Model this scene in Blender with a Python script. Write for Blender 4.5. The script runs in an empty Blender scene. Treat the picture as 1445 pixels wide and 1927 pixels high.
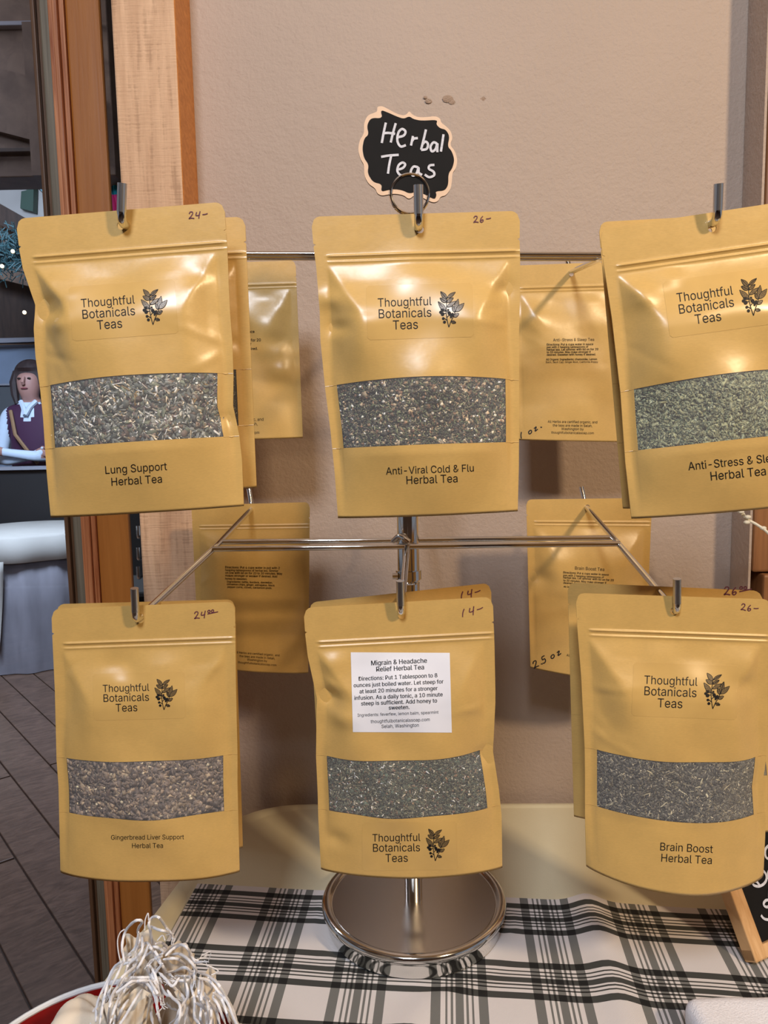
import bpy, bmesh, math, random, os
import numpy as np
from mathutils import Vector, Matrix
random.seed(7); RNG = np.random.default_rng(7)
SC = bpy.context.scene
COL = SC.collection
# ------------------------------------------------------------------ camera
F = 1446.0; PT = math.radians(6.5); RO = math.radians(1.1); CZ = 1.26
cam = bpy.data.cameras.new('camera'); camo = bpy.data.objects.new('camera', cam); COL.objects.link(camo)
cam.sensor_fit = 'HORIZONTAL'; cam.sensor_width = 36.0; cam.lens = 36.0 * F / 1445.0
cam.clip_start = 0.01; cam.clip_end = 60
camo.matrix_world = Matrix.Translation((0, 0, CZ)) @ Matrix.Rotation(math.pi/2 - PT, 4, 'X') @ Matrix.Rotation(-RO, 4, 'Z')
SC.camera = camo
# ------------------------------------------------------------------ world and lights
w = bpy.data.worlds.new('world'); SC.world = w; w.use_nodes = True
w.node_tree.nodes['Background'].inputs[0].default_value = (0.80, 0.86, 1.0, 1)
w.node_tree.nodes['Background'].inputs[1].default_value = 0.26
def area(name, loc, target, sx, sy, power, col):
    l = bpy.data.lights.new(name, 'AREA'); l.shape = 'RECTANGLE'; l.size = sx; l.size_y = sy; l.energy = power; l.color = col
    o = bpy.data.objects.new(name, l); COL.objects.link(o); o.location = loc
    o.rotation_euler = (Vector(target) - Vector(loc)).to_track_quat('-Z', 'Y').to_euler()
    return o
area('cool_lamp', (-0.30, -1.05, 2.62), (0.05, 0.8, 1.2), 0.42, 0.42, 36, (0.84, 0.90, 1.0))
area('warm_lamp', (1.15, -0.80, 2.35), (0.05, 0.8, 1.2), 0.16, 0.16, 29, (1.0, 0.74, 0.46))
area('far_room_fill', (-2.1, 1.9, 2.7), (-1.9, 3.0, 1.2), 0.8, 0.8, 34, (0.9, 0.92, 1.0))  # added fill light without a fixture, brightens the header and the next room
area('stall_fill', (-1.75, 2.85, 2.6), (-2.1, 4.8, 1.0), 0.6, 0.6, 120, (0.68, 0.82, 1.0))  # second added fill, lifts the woman and stall behind the header
SC.view_settings.view_transform = 'Standard'; SC.view_settings.look = 'None'
SC.view_settings.gamma = 1.0; SC.view_settings.use_curve_mapping = False; SC.view_settings.exposure = 0.0
# ------------------------------------------------------------------ photo geometry -> world points
def ray(px, py):
    x = (px-722.5)/F; y = (py-963.5)/F
    c, s = math.cos(RO), math.sin(RO); xr = x*c - y*s; yr = x*s + y*c
    return np.array([xr, math.cos(PT)-yr*math.sin(PT), -yr*math.cos(PT)-math.sin(PT)])
def P(px, py, Y):
    r = ray(px, py); return r*(Y/r[1]) + np.array([0, 0, CZ])
def G(px, py, Z):
    r = ray(px, py); return r*((Z-CZ)/r[2]) + np.array([0, 0, CZ])
TZ = 0.753                                    # table top height
# ------------------------------------------------------------------ materials
def lin(c): return tuple((v/255/12.92 if v/255 <= 0.04045 else ((v/255+0.055)/1.055)**2.4) for v in c)
class NT:
    def __init__(s, name):
        s.m = bpy.data.materials.new(name); s.m.use_nodes = True; s.t = s.m.node_tree
        s.b = s.t.nodes['Principled BSDF']; s.out = s.t.nodes['Material Output']
    def n(s, typ, **kw):
        nd = s.t.nodes.new(typ)
        for k, v in kw.items():
            if k.startswith('_'): setattr(nd, k[1:], v)
            else:
                key = int(k[1:]) if k[0] == 'i' and k[1:].isdigit() else k.replace('__', ' ')
                nd.inputs[key].default_value = v
        return nd
    def l(s, a, b): s.t.links.new(a, b)
    def coord(s, scale=(1, 1, 1), which='Object'):
        tc = s.n('ShaderNodeTexCoord'); mp = s.n('ShaderNodeMapping'); mp.inputs['Scale'].default_value = scale
        s.l(tc.outputs[which], mp.inputs[0]); return mp.outputs[0]
    def ramp(s, fac, stops, interp='LINEAR'):
        r = s.n('ShaderNodeValToRGB'); r.color_ramp.interpolation = interp
        el = r.color_ramp.elements
        while len(el) < len(stops): el.new(0.5)
        for e, (p, c) in zip(el, stops):
            e.position = p; e.color = tuple(c)+(1,) if len(c) == 3 else c
        s.l(fac, r.inputs[0]); return r.outputs[0]
    def bump(s, h, dist, strength=1.0):
        b = s.n('ShaderNodeBump', Strength=strength, Distance=dist); s.l(h, b.inputs['Height']); s.l(b.outputs[0], s.b.inputs['Normal'])
def mat(name, col, rough=0.5, metal=0.0, coat=0.0, noise=None, bump=None, spec=None, trans=0.0, scale=(1, 1, 1), amp=0.12, detail=4, emit=None, sheen=0):
    k = NT(name); b = k.b; c = lin(col) if max(col) > 1 else col
    b.inputs['Base Color'].default_value = (*c, 1); b.inputs['Roughness'].default_value = rough; b.inputs['Metallic'].default_value = metal
    b.inputs['Coat Weight'].default_value = coat; b.inputs['Coat Roughness'].default_value = 0.25
    if spec is not None: b.inputs['Specular IOR Level'].default_value = spec
    if trans: b.inputs['Transmission Weight'].default_value = trans
    if sheen: b.inputs['Sheen Weight'].default_value = sheen
    if emit: b.inputs['Emission Color'].default_value = (*c, 1); b.inputs['Emission Strength'].default_value = emit
    if noise or bump:
        v = k.coord(scale)
        nz = k.n('ShaderNodeTexNoise', Scale=noise or bump[0], Detail=detail); k.l(v, nz.inputs['Vector'])
        if noise:
            o = k.ramp(nz.outputs[0], [(0.3, tuple(x*(1-amp) for x in c)), (0.7, tuple(min(1, x*(1+amp)) for x in c))])
            k.l(o, b.inputs['Base Color'])
        if bump:
            n2 = k.n('ShaderNodeTexNoise', Scale=bump[0], Detail=3); k.l(v, n2.inputs['Vector']); k.bump(n2.outputs[0], bump[1])
    return k.m
def vcol_mat(name, rough=0.6):
    k = NT(name); a = k.n('ShaderNodeAttribute'); a.attribute_name = 'Col'
    k.l(a.outputs['Color'], k.b.inputs['Base Color']); k.b.inputs['Roughness'].default_value = rough; return k.m
M = {}
def kraft(name, c, dv=0.06):
    k = NT(name); v = k.coord()
    n1 = k.n('ShaderNodeTexNoise', Scale=55.0, Detail=3.0); k.l(v, n1.inputs['Vector'])
    v2 = k.coord((350, 900, 1400)); n2 = k.n('ShaderNodeTexNoise', Scale=1.0, Detail=3.0); k.l(v2, n2.inputs['Vector'])
    mx = k.n('ShaderNodeMath', _operation='ADD'); k.l(n1.outputs[0], mx.inputs[0]); k.l(n2.outputs[0], mx.inputs[1])
    h = k.n('ShaderNodeMath', _operation='MULTIPLY', i1=0.5); k.l(mx.outputs[0], h.inputs[0])
    o = k.ramp(h.outputs[0], [(0.35, tuple(x*(1-dv) for x in c)), (0.65, tuple(x*(1+dv) for x in c))])
    k.l(o, k.b.inputs['Base Color'])
    k.b.inputs['Roughness'].default_value = 0.33; k.b.inputs['Specular IOR Level'].default_value = 0.62
    k.bump(n1.outputs[0], 0.0006, 0.5)
    return k.m
KR = (0.59, 0.376, 0.122)
M['kraft'] = kraft('kraft_paper', KR)
M['kraft_back'] = kraft('kraft_paper_back', (0.58, 0.370, 0.120))
M['sticker'] = mat('clear_sticker', (0.58, 0.370, 0.122), rough=0.27, spec=0.6, noise=60, amp=0.04)
M['white_sticker'] = mat('white_sticker', (225, 226, 235), rough=0.45)
M['ink'] = mat('print_ink', (18, 16, 16), rough=0.6, spec=.3)
M['leaf_ink'] = mat('sprig_wash_ink', (112, 92, 60), rough=0.35)
M['pen'] = mat('purple_pen_ink', (92, 38, 58), rough=0.6)
M['marker'] = mat('black_marker_ink', (22, 18, 20), rough=0.6)
M['chrome'] = mat('chrome', (0.72, 0.71, 0.69), rough=0.10, metal=1.0)
M['chrome_soft'] = mat('brushed_chrome', (0.62, 0.60, 0.58), rough=0.27, metal=1.0)
M['steel'] = mat('satin_steel', (0.66, 0.66, 0.66), rough=0.30, metal=1.0)
M['herb'] = vcol_mat('dried_herb')
def film():
    k = NT('clear_window_film'); k.t.nodes.remove(k.b)
    tr = k.n('ShaderNodeBsdfTransparent'); gl = k.n('ShaderNodeBsdfGlossy', Roughness=0.12); df = k.n('ShaderNodeBsdfDiffuse')
    df.inputs[0].default_value = (0.8, 0.8, 0.85, 1)
    lw = k.n('ShaderNodeLayerWeight', Blend=.5); pw = k.n('ShaderNodeMath', _operation='POWER', i1=4.0); k.l(lw.outputs['Facing'], pw.inputs[0]); fr = k.n('ShaderNodeMath', _operation='MULTIPLY_ADD', i1=.75, i2=.045); k.l(pw.outputs[0], fr.inputs[0])
    m1 = k.n('ShaderNodeMixShader', i0=0.10); m2 = k.n('ShaderNodeMixShader')
    k.l(tr.outputs[0], m1.inputs[1]); k.l(df.outputs[0], m1.inputs[2])
    k.l(fr.outputs[0], m2.inputs[0]); k.l(m1.outputs[0], m2.inputs[1]); k.l(gl.outputs[0], m2.inputs[2])
    k.l(m2.outputs[0], k.out.inputs[0]); return k.m
M['film'] = film()
def glass():
    k = NT('window_glass'); k.t.nodes.remove(k.b)
    tr = k.n('ShaderNodeBsdfTransparent'); tr.inputs[0].default_value = (0.86, 0.88, 0.92, 1)
    gl = k.n('ShaderNodeBsdfGlossy', Roughness=0.02); lw = k.n('ShaderNodeLayerWeight', Blend=.5); pw = k.n('ShaderNodeMath', _operation='POWER', i1=4.0); k.l(lw.outputs['Facing'], pw.inputs[0]); fr = k.n('ShaderNodeMath', _operation='MULTIPLY_ADD', i1=.8, i2=.07); k.l(pw.outputs[0], fr.inputs[0]); m2 = k.n('ShaderNodeMixShader')
    k.l(fr.outputs[0], m2.inputs[0]); k.l(tr.outputs[0], m2.inputs[1]); k.l(gl.outputs[0], m2.inputs[2]); k.l(m2.outputs[0], k.out.inputs[0]); return k.m
M['glass'] = glass()
def wall_mat():
    k = NT('orange_peel_plaster'); c = (0.425, 0.33, 0.266); v = k.coord()
    n = k.n('ShaderNodeTexNoise', Scale=3.0, Detail=3.0); k.l(v, n.inputs['Vector'])
    o = k.ramp(n.outputs[0], [(0.3, tuple(x*0.96 for x in c)), (0.7, tuple(x*1.04 for x in c))]); k.l(o, k.b.inputs['Base Color'])
    n1 = k.n('ShaderNodeTexNoise', Scale=230.0, Detail=3.0, Roughness=0.6); k.l(v, n1.inputs['Vector'])
    n2 = k.n('ShaderNodeTexNoise', Scale=60.0, Detail=2.0); k.l(v, n2.inputs['Vector'])
    a = k.n('ShaderNodeMath', _operation='ADD'); k.l(n1.outputs[0], a.inputs[0]); k.l(n2.outputs[0], a.inputs[1])
    k.b.inputs['Roughness'].default_value = 0.62; k.bump(a.outputs[0], 0.0011, 0.8); return k.m
M['wall'] = wall_mat()
def wood(name, c1, c2, scale=(1, 1, 1), rough=0.5, saw=None, bumpd=0.0004, dist=2.0):
    k = NT(name); v = k.coord(scale)
    n = k.n('ShaderNodeTexNoise', Scale=6.0, Detail=6.0, Roughness=0.6, Distortion=dist*0.3); k.l(v, n.inputs['Vector'])
    o = k.ramp(n.outputs[0], [(0.32, lin(c1)), (0.68, lin(c2))]); h = n.outputs[0]
    if saw:
        v2 = k.coord(saw); n2 = k.n('ShaderNodeTexNoise', Scale=1.0, Detail=4.0, Roughness=0.7); k.l(v2, n2.inputs['Vector'])
        v3 = k.coord((160, 160, 14)); n3 = k.n('ShaderNodeTexNoise', Scale=1.0, Detail=2.0); k.l(v3, n3.inputs['Vector'])
        mu = k.n('ShaderNodeMath', _operation='MULTIPLY'); k.l(n2.outputs[0], mu.inputs[0]); k.l(n3.outputs[0], mu.inputs[1])
        d = k.ramp(mu.outputs[0], [(0.13, (0.55, 0.5, 0.45)), (0.22, (1, 1, 1))])
        mx = k.n('ShaderNodeMix', _data_type='RGBA', _blend_type='MULTIPLY'); mx.inputs[0].default_value = 0.6
        k.l(o, mx.inputs[6]); k.l(d, mx.inputs[7]); o = mx.outputs[2]; h = mu.outputs[0]
    k.l(o, k.b.inputs['Base Color']); k.b.inputs['Roughness'].default_value = rough; k.bump(h, bumpd, 0.8); return k.m
M['rough_post'] = wood('rough_sawn_timber', (178, 138, 106), (216, 178, 144), (6, 6, .6), 0.75, saw=(14, 14, 420), bumpd=0.002)
M['post_side'] = wood('planed_timber_edge', (184, 116, 52), (212, 142, 74), (14, 14, 26), 0.6)
M['orange_wood'] = wood('orange_fir', (160, 84, 40), (226, 150, 100), (34, 34, .8), 0.45)
M['board'] = wood('varnished_fir_board', (180, 108, 44), (196, 122, 54), (12, 12, 0.5), 0.4)
M['dark_wood'] = wood('dark_timber', (48, 36, 30), (72, 54, 44), (6, 6, 1), 0.6)
M['ceil_wood'] = wood('brown_ceiling_board', (96, 76, 64), (124, 102, 86), (3, 3, 3), 0.5)
M['sign_wood'] = wood('pale_pine', (198, 150, 96), (226, 182, 130), (30, 6, 6), 0.55)
M['rim_wood'] = mat('laser_cut_plywood', (222, 190, 160), rough=0.6, noise=80, amp=0.05)
M['rim_edge'] = mat('scorched_plywood_edge', (70, 44, 30), rough=0.7)
M['plank'] = wood('dark_stained_plank', (84, 64, 52), (122, 96, 80), (5, 1.5, 5), 0.32, bumpd=0.0005, dist=6)
M['slate'] = mat('blackboard', (17, 15, 15), spec=.25, rough=0.75, noise=40, amp=0.2)
M['chalk'] = mat('chalk_marker', (205, 205, 212), rough=0.8, noise=500, amp=0.16)
M['seal'] = wood('weathered_grey_seal', (100, 90, 74), (140, 128, 108), (40, 40, .5), 0.5)
M['bead'] = mat('brown_bead', (104, 74, 52), rough=0.35, noise=20, amp=0.2, scale=(5, 5, 0.5))
M['table'] = mat('cream_plastic', (214, 206, 176), rough=0.42, bump=(400, 0.0002), noise=3, amp=0.03)
M['enamel_red'] = mat('red_enamel', (128, 12, 12), rough=0.15, coat=0.6)
M['enamel_white'] = mat('white_enamel', (225, 230, 235), rough=0.2, coat=0.5)
M['muslin'] = mat('unbleached_muslin', (226, 214, 196), rough=0.9, bump=(1800, 0.00015), noise=30, amp=0.06)
M['cotton'] = mat('white_cotton_cord', (236, 236, 240), rough=0.9, bump=(1500, 0.0003))
M['foam'] = mat('white_foam_sheet', (236, 236, 242), rough=0.35, bump=(700, 0.0006), noise=500, amp=0.06)
M['twig'] = mat('white_painted_twig', (226, 222, 205), rough=0.5)
M['linen'] = mat('white_table_linen', (206, 200, 190), rough=0.85, noise=5, amp=0.05)
M['skirt'] = mat('pale_blue_skirt', (138, 134, 140), rough=0.8, noise=4, amp=0.15, scale=(4, 4, 1))
M['black'] = mat('black_cloth', (26, 24, 24), rough=0.7, noise=5, amp=0.1)
M['pale_metal'] = mat('pale_metal_edge', (170, 170, 178), rough=0.4, metal=0.4)
M['backdrop'] = mat('grey_blue_panel', (128, 142, 162), rough=0.7, noise=3, amp=0.2)
M['dim_white'] = mat('painted_white_boards', (168, 162, 156), rough=0.7, noise=4, amp=0.12)
M['brick_red'] = mat('dusty_red_panel', (150, 84, 80), rough=0.7)
M['green'] = mat('dark_green_paint', (52, 74, 62), rough=0.6)
M['blue'] = mat('bright_blue_trim', (90, 150, 235), rough=0.5)
M['pine'] = mat('blue_green_needles', (38, 70, 74), rough=0.7)
M['bulb'] = mat('warm_fairy_bulb', (1.0, 0.82, 0.5), rough=0.4, emit=1.8)
M['teal'] = mat('teal_cloth', (20, 160, 178), rough=0.8)
M['pink'] = mat('pink_cloth', (232, 60, 140), rough=0.8)
M['skin'] = mat('skin', (176, 130, 118), rough=0.55)
M['hair'] = mat('dark_brown_hair', (52, 40, 40), rough=0.6, noise=60, amp=0.4, scale=(1, 1, .2))
M['shirt'] = mat('white_shirt', (206, 220, 236), rough=0.8)
M['vest'] = mat('plum_vest', (66, 30, 62), rough=0.7)
M['trouser'] = mat('dark_trousers', (40, 32, 40), rough=0.8)
M['strap'] = mat('tan_strap', (150, 116, 84), rough=0.6)
M['eye'] = mat('eye', (30, 24, 24), rough=0.2)
M['ceiling'] = mat('ceiling_plaster', (196, 176, 158), rough=0.8)
M['rear_wall'] = mat('rear_wall_plaster', (168, 140, 120), rough=0.8)
# ------------------------------------------------------------------ object helpers
def tag(o, label=None, cat=None, group=None, kind=None):
    if label: o['label'] = label
    if cat: o['category'] = cat
    if group: o['group'] = group
    if kind: o['kind'] = kind
    return o
def empty(name, loc, label, cat, group=None):
    o = bpy.data.objects.new(name, None); COL.objects.link(o); o.location = loc; o.empty_display_size = 0.02
    return tag(o, label, cat, group)
def link_mesh(name, me, parent=None, smooth=False):
    o = bpy.data.objects.new(name, me); COL.objects.link(o)
    if parent: o.parent = parent
    if smooth: me.polygons.foreach_set('use_smooth', [True]*len(me.polygons))
    return o
def mk(name, V, Fc, mats, parent=None, smooth=False, midx=None):
    me = bpy.data.meshes.new(name); me.from_pydata([tuple(map(float, v)) for v in V], [], [tuple(f) for f in Fc])
    for m in (mats if isinstance(mats, (list, tuple)) else [mats]): me.materials.append(m)
    if midx is not None: me.polygons.foreach_set('material_index', midx)
    me.update(); return link_mesh(name, me, parent, smooth)
class MB:
    """collects shapes for ONE mesh"""
    def __init__(s): s.V = []; s.F = []; s.I = []
    def add(s, V, Fc, mi=0):
        o = len(s.V); s.V += [tuple(map(float, v)) for v in V]; s.F += [tuple(i+o for i in f) for f in Fc]; s.I += [mi]*len(Fc)
    def box(s, x0, x1, y0, y1, z0, z1, mi=0, bev=0.0):
        if bev:
            bm = bmesh.new(); bmesh.ops.create_cube(bm, size=1)
            for v in bm.verts: v.co = Vector((x0+(v.co.x+.5)*(x1-x0), y0+(v.co.y+.5)*(y1-y0), z0+(v.co.z+.5)*(z1-z0)))
            bmesh.ops.bevel(bm, geom=bm.edges[:], offset=bev, segments=2, affect='EDGES', profile=0.5)
            bm.verts.index_update(); s.add([v.co for v in bm.verts], [[v.index for v in f.verts] for f in bm.faces], mi); bm.free(); return
        V = [(x, y, z) for z in (z0, z1) for y in (y0, y1) for x in (x0, x1)]
        s.add(V, [(0, 2, 3, 1), (4, 5, 7, 6), (0, 1, 5, 4), (2, 6, 7, 3), (0, 4, 6, 2), (1, 3, 7, 5)], mi)
    def tube(s, pts, r, n=10, mi=0, cap=True, fillet=None, rs=None):
        pts = [np.array(p, float) for p in pts]
        if fillet:
            q = [pts[0]]
            for a, b, c in zip(pts, pts[1:], pts[2:]):
                d1 = a-b; d2 = c-b; l1 = np.linalg.norm(d1); l2 = np.linalg.norm(d2); f = min(fillet, l1*.45, l2*.45)
                p0 = b+d1/l1*f; p1 = b+d2/l2*f
                for t in np.linspace(0, 1, 6): q.append((1-t)**2*p0+2*t*(1-t)*b+t*t*p1)
            q.append(pts[-1]); pts = q
        V = []; Fc = []; k = len(pts); up = None
        for i, p in enumerate(pts):
            t = pts[min(i+1, k-1)]-pts[max(i-1, 0)]; t = t/(np.linalg.norm(t)+1e-12)
            if up is None:
                up = np.cross(t, [0, 0, 1] if abs(t[2]) < .9 else [1, 0, 0])
            up = up-t*np.dot(up, t); up /= np.linalg.norm(up); w_ = np.cross(t, up)
            rr = r if rs is None else r*rs[i] if len(rs) == k else r
            for j in range(n):
                a = 2*math.pi*j/n; V.append(p+rr*(math.cos(a)*up+math.sin(a)*w_))
        for i in range(k-1):
            for j in range(n):
                Fc.append((i*n+j, i*n+(j+1) % n, (i+1)*n+(j+1) % n, (i+1)*n+j))
        if cap: Fc.append(tuple(range(n))[::-1]); Fc.append(tuple((k-1)*n+j for j in range(n)))
        s.add(V, Fc, mi)
    def lathe(s, prof, n=48, mi=0, c=(0, 0), close=False):
        V = []; Fc = []
        for r, z in prof:
            for j in range(n):
                a = 2*math.pi*j/n; V.append((c[0]+r*math.cos(a), c[1]+r*math.sin(a), z))
        m = len(prof)
        for i in range(m-1 if not close else m):
            i2 = (i+1) % m
            for j in range(n): Fc.append((i*n+j, i*n+(j+1) % n, i2*n+(j+1) % n, i2*n+j))
        s.add(V, Fc, mi)
    def prism(s, poly, y0, y1, mi=0, axis='y', mi_side=None):
        n = len(poly)
        f = (lambda a, b, d: (a, d, b)) if axis == 'y' else (lambda a, b, d: (a, b, d))
        V = [f(a, b, y0) for a, b in poly]+[f(a, b, y1) for a, b in poly]
        s.add(V, [tuple(range(n)), tuple(range(2*n-1, n-1, -1))], mi)
        s.add(V, [(i, i+n, (i+1) % n+n, (i+1) % n) for i in range(n)], mi if mi_side is None else mi_side)
    def sphere(s, c, r, mi=0, n=8, m=6, sc=(1, 1, 1)):
        V = []; Fc = []
        for i in range(m+1):
            th = math.pi*i/m
            for j in range(n):
                a = 2*math.pi*j/n; V.append((c[0]+r*sc[0]*math.sin(th)*math.cos(a), c[1]+r*sc[1]*math.sin(th)*math.sin(a), c[2]+r*sc[2]*math.cos(th)))
        for i in range(m):
            for j in range(n): Fc.append((i*n+j, (i+1)*n+j, (i+1)*n+(j+1) % n, i*n+(j+1) % n))
        s.add(V, Fc, mi)
    def build(s, name, mats, parent=None, smooth=False, origin=None):
        V = s.V
        if origin is not None: V = [(v[0]-origin[0], v[1]-origin[1], v[2]-origin[2]) for v in V]
        o = mk(name, V, s.F, mats, parent, smooth, s.I)
        if smooth:
            bm = bmesh.new(); bm.from_mesh(o.data); bmesh.ops.remove_doubles(bm, verts=bm.verts, dist=1e-6); bm.normal_update()
            for e in bm.edges:
                if len(e.link_faces) == 2 and e.calc_face_angle(0) > 0.7: e.smooth = False
            bm.to_mesh(o.data); bm.free()
        return o
def struct(name, mb, m, parent=None, smooth=False):
    o = mb.build(name, m, parent, smooth)
    if not parent: o['kind'] = 'structure'
    return o
# ------------------------------------------------------------------ structure: room
YW = lambda x: 1.0-0.03*x                      # face of the plaster wall
b = MB(); V = [(-.232, YW(-.232), 0), (.456, YW(.456), 0), (.456, YW(.456)+.10, 0), (-.232, YW(-.232)+.10, 0)]
b.add(V+[(x, y, 2.9) for x, y, z in V], [(0, 3, 2, 1), (4, 5, 6, 7), (0, 1, 5, 4), (1, 2, 6, 5), (2, 3, 7, 6), (3, 0, 4, 7)])
wall = struct('wall_back', b, M['wall'])
# small torn spots in the plaster
b = MB()
for px, py, s in ((806, 190, 5), (842, 186, 8), (850, 192, 5), (912, 186, 9), (922, 193, 5), (944, 184, 7), (938, 190, 4), (800, 183, 3)):
    p = P(px, py, YW(.1)-.0004); r = s*.0007
    b.sphere(p, r, n=7, m=4, sc=(1.3, .12, .8))
o = b.build('plaster_chip', mat('raw_plaster_chip', (186, 160, 140), rough=0.9, bump=(900, 0.003)), wall, True)
# right plaster return and the timber post beyond it
b = MB(); b.box(.4495, .4525, .936, .985, 0, 2.9); struct('wall_right', b, M['wall'])
M['brown_post'] = wood('brown_fir_post', (118, 76, 42), (150, 102, 62), (20, 20, .8), 0.5)
t2 = struct('trim_2', (lambda q: (q.box(.4530, .60, .932, 1.08, 1.07, 2.9, bev=.003), q)[1])(MB()), M['brown_post'])
o = MB(); o.box(.4640, .60, .925, 1.08, 0, 1.068, bev=.003); o.build('lower_post', M['brown_post'], t2)
# left rough sawn timber post
b = MB(); b.box(-.2985, -.2262, .9300, 1.10, 0, 2.9, mi=0, bev=.0025); post = struct('trim_1', b, [M['rough_post'], M['post_side']])
for p in post.data.polygons:
    if p.normal.x > .7: p.material_index = 1
# window frame and glazing to the next room
Y0 = 1.30; w1 = MB(); w1.box(-.4905, -.4357, Y0, Y0+.014, 0, 2.9, bev=.004); win = struct('window_1', w1, M['board'])
q = MB(); q.box(-.516, -.5085, Y0-.004, Y0+.09, 0, 2.9, bev=.0015); q.box(-.5078, -.4995, Y0-.010, Y0+.09, 0, 2.9, bev=.002); q.box(-.4990, -.4910, Y0-.003, Y0+.09, 0, 2.9, bev=.0015)
q.build('moulding', M['orange_wood'], win)
q = MB(); q.box(-.5330, -.5165, Y0+.004, Y0+.09, 0, 2.9, bev=.003); q.build('seal_strip', M['seal'], win)
q = MB(); q.box(-.5390, -.5335, Y0+.012, Y0+.09, 0, 2.9); q.build('shadow_gap', M['bead'], win)
q = MB(); q.box(-.5465, -.5395, Y0+.002, Y0+.09, 0, 2.9, bev=.002); q.build('glazing_bead', M['bead'], win)
q = MB(); q.box(-1.30, -.5440, Y0+.040, Y0+.046, 0, 2.9); q.build('pane', M['glass'], win)
# floor: screed base with diagonal planks
b = MB(); b.box(-6, 4, -3.5, 7.5, -.06, -.012); fl = struct('floor', b, M['dark_wood'])
u = np.array([.635, -.77]); u /= np.linalg.norm(u); nn = np.array([.77, .635]); nn /= np.linalg.norm(nn)
pm = None
for k in range(-16, 30):
    cdist = .418-.136*14+.136*k+.068+.9
    for j in range(2):
        c = nn*(cdist-1.35)+u*(-4.2+2.45*j+(.6 if k % 2 else 0))
        if pm is None:
            q = MB(); q.box(-1.22, 1.22, -.0655, .0655, -.012, 0, bev=.002); ob = q.build('plank', M['plank'], fl); pm = ob.data
        else:
            ob = bpy.data.objects.new('plank', pm); COL.objects.link(ob); ob.parent = fl
        ob.location = (c[0], c[1], 0); ob.rotation_euler = (0, 0, math.atan2(u[1], u[0]))
b = MB(); b.box(-6, 4, -3.5, 7.5, 2.9, 2.96); struct('ceiling', b, M['ceiling'])
b = MB(); b.box(-6, 4, -3.6, -3.5, 0, 2.9); struct('wall_front', b, M['rear_wall'])
b = MB(); b.box(-6, 4, 7.5, 7.6, 0, 2.9); struct('wall_far', b, M['rear_wall'])
b = MB(); b.box(.60, 4, 1.0, 1.08, 0, 2.9); struct('wall_side', b, M['wall'])
# ------------------------------------------------------------------ table
ex = np.array([.992, -.085])
def round_poly(pts, rad, n=8):
    out = []; N = len(pts)
    for i in range(N):
        a, p, c = np.array(pts[i-1]), np.array(pts[i]), np.array(pts[(i+1) % N]); r = rad[i]
        if r == 0: out.append(tuple(p)); continue
        d1 = (a-p)/np.linalg.norm(a-p); d2 = (c-p)/np.linalg.norm(c-p); p0 = p+d1*r; p1 = p+d2*r
        for t in np.linspace(0, 1, n): out.append(tuple((1-t)**2*p0+2*t*(1-t)*p+t*t*p1))
    return out
Lx = lambda y: -.2419+.185*(y-.8143)
tp = [(Lx(.992), .992), (1.15, .950), (1.15, .28), (Lx(.28), .28)]
outer = round_poly(tp, [.10, .06, .06, .06], 12)
tabl = empty('folding_table', (.4, .62, 0), 'cream plastic folding table with rounded corner pushed against the beige wall', 'table')
b = MB(); n = len(outer); cen = np.array([.45, .62])
def ringp(off, z): return [tuple((np.array(p)-cen)*(1-off/np.linalg.norm(np.array(p)-cen))+cen)+(z,) for p in outer]
rings = [ringp(.004, TZ-.045), ringp(0, TZ-.040), ringp(0, TZ-.006), ringp(.003, TZ-.001), ringp(.008, TZ), ringp(.018, TZ+.0002), ringp(.022, TZ-.0015), ringp(.026, TZ-.002)]
V = sum(rings, []); Fc = []
for i in range(len(rings)-1):
    for j in range(n): Fc.append((i*n+j, (i+1)*n+j, (i+1)*n+(j+1) % n, i*n+(j+1) % n))
Fc.append(tuple((len(rings)-1)*n+j for j in range(n))[::-1]); Fc.append(tuple(range(n)))
b.add(V, Fc); b.build('tabletop', M['table'], tabl, True, (.4, .62, 0))
for x, y in ((-.12, .85), (-.12, .42), (1.0, .85), (1.0, .42)):
    b = MB(); b.tube([(x, y, 0), (x, y, TZ-.045)], .013, 12); b.build('leg', mat('grey_leg_paint', (110, 108, 104), rough=.4) if 'lp' not in M else M['lp'], tabl, True, (.4, .62, 0))
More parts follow.
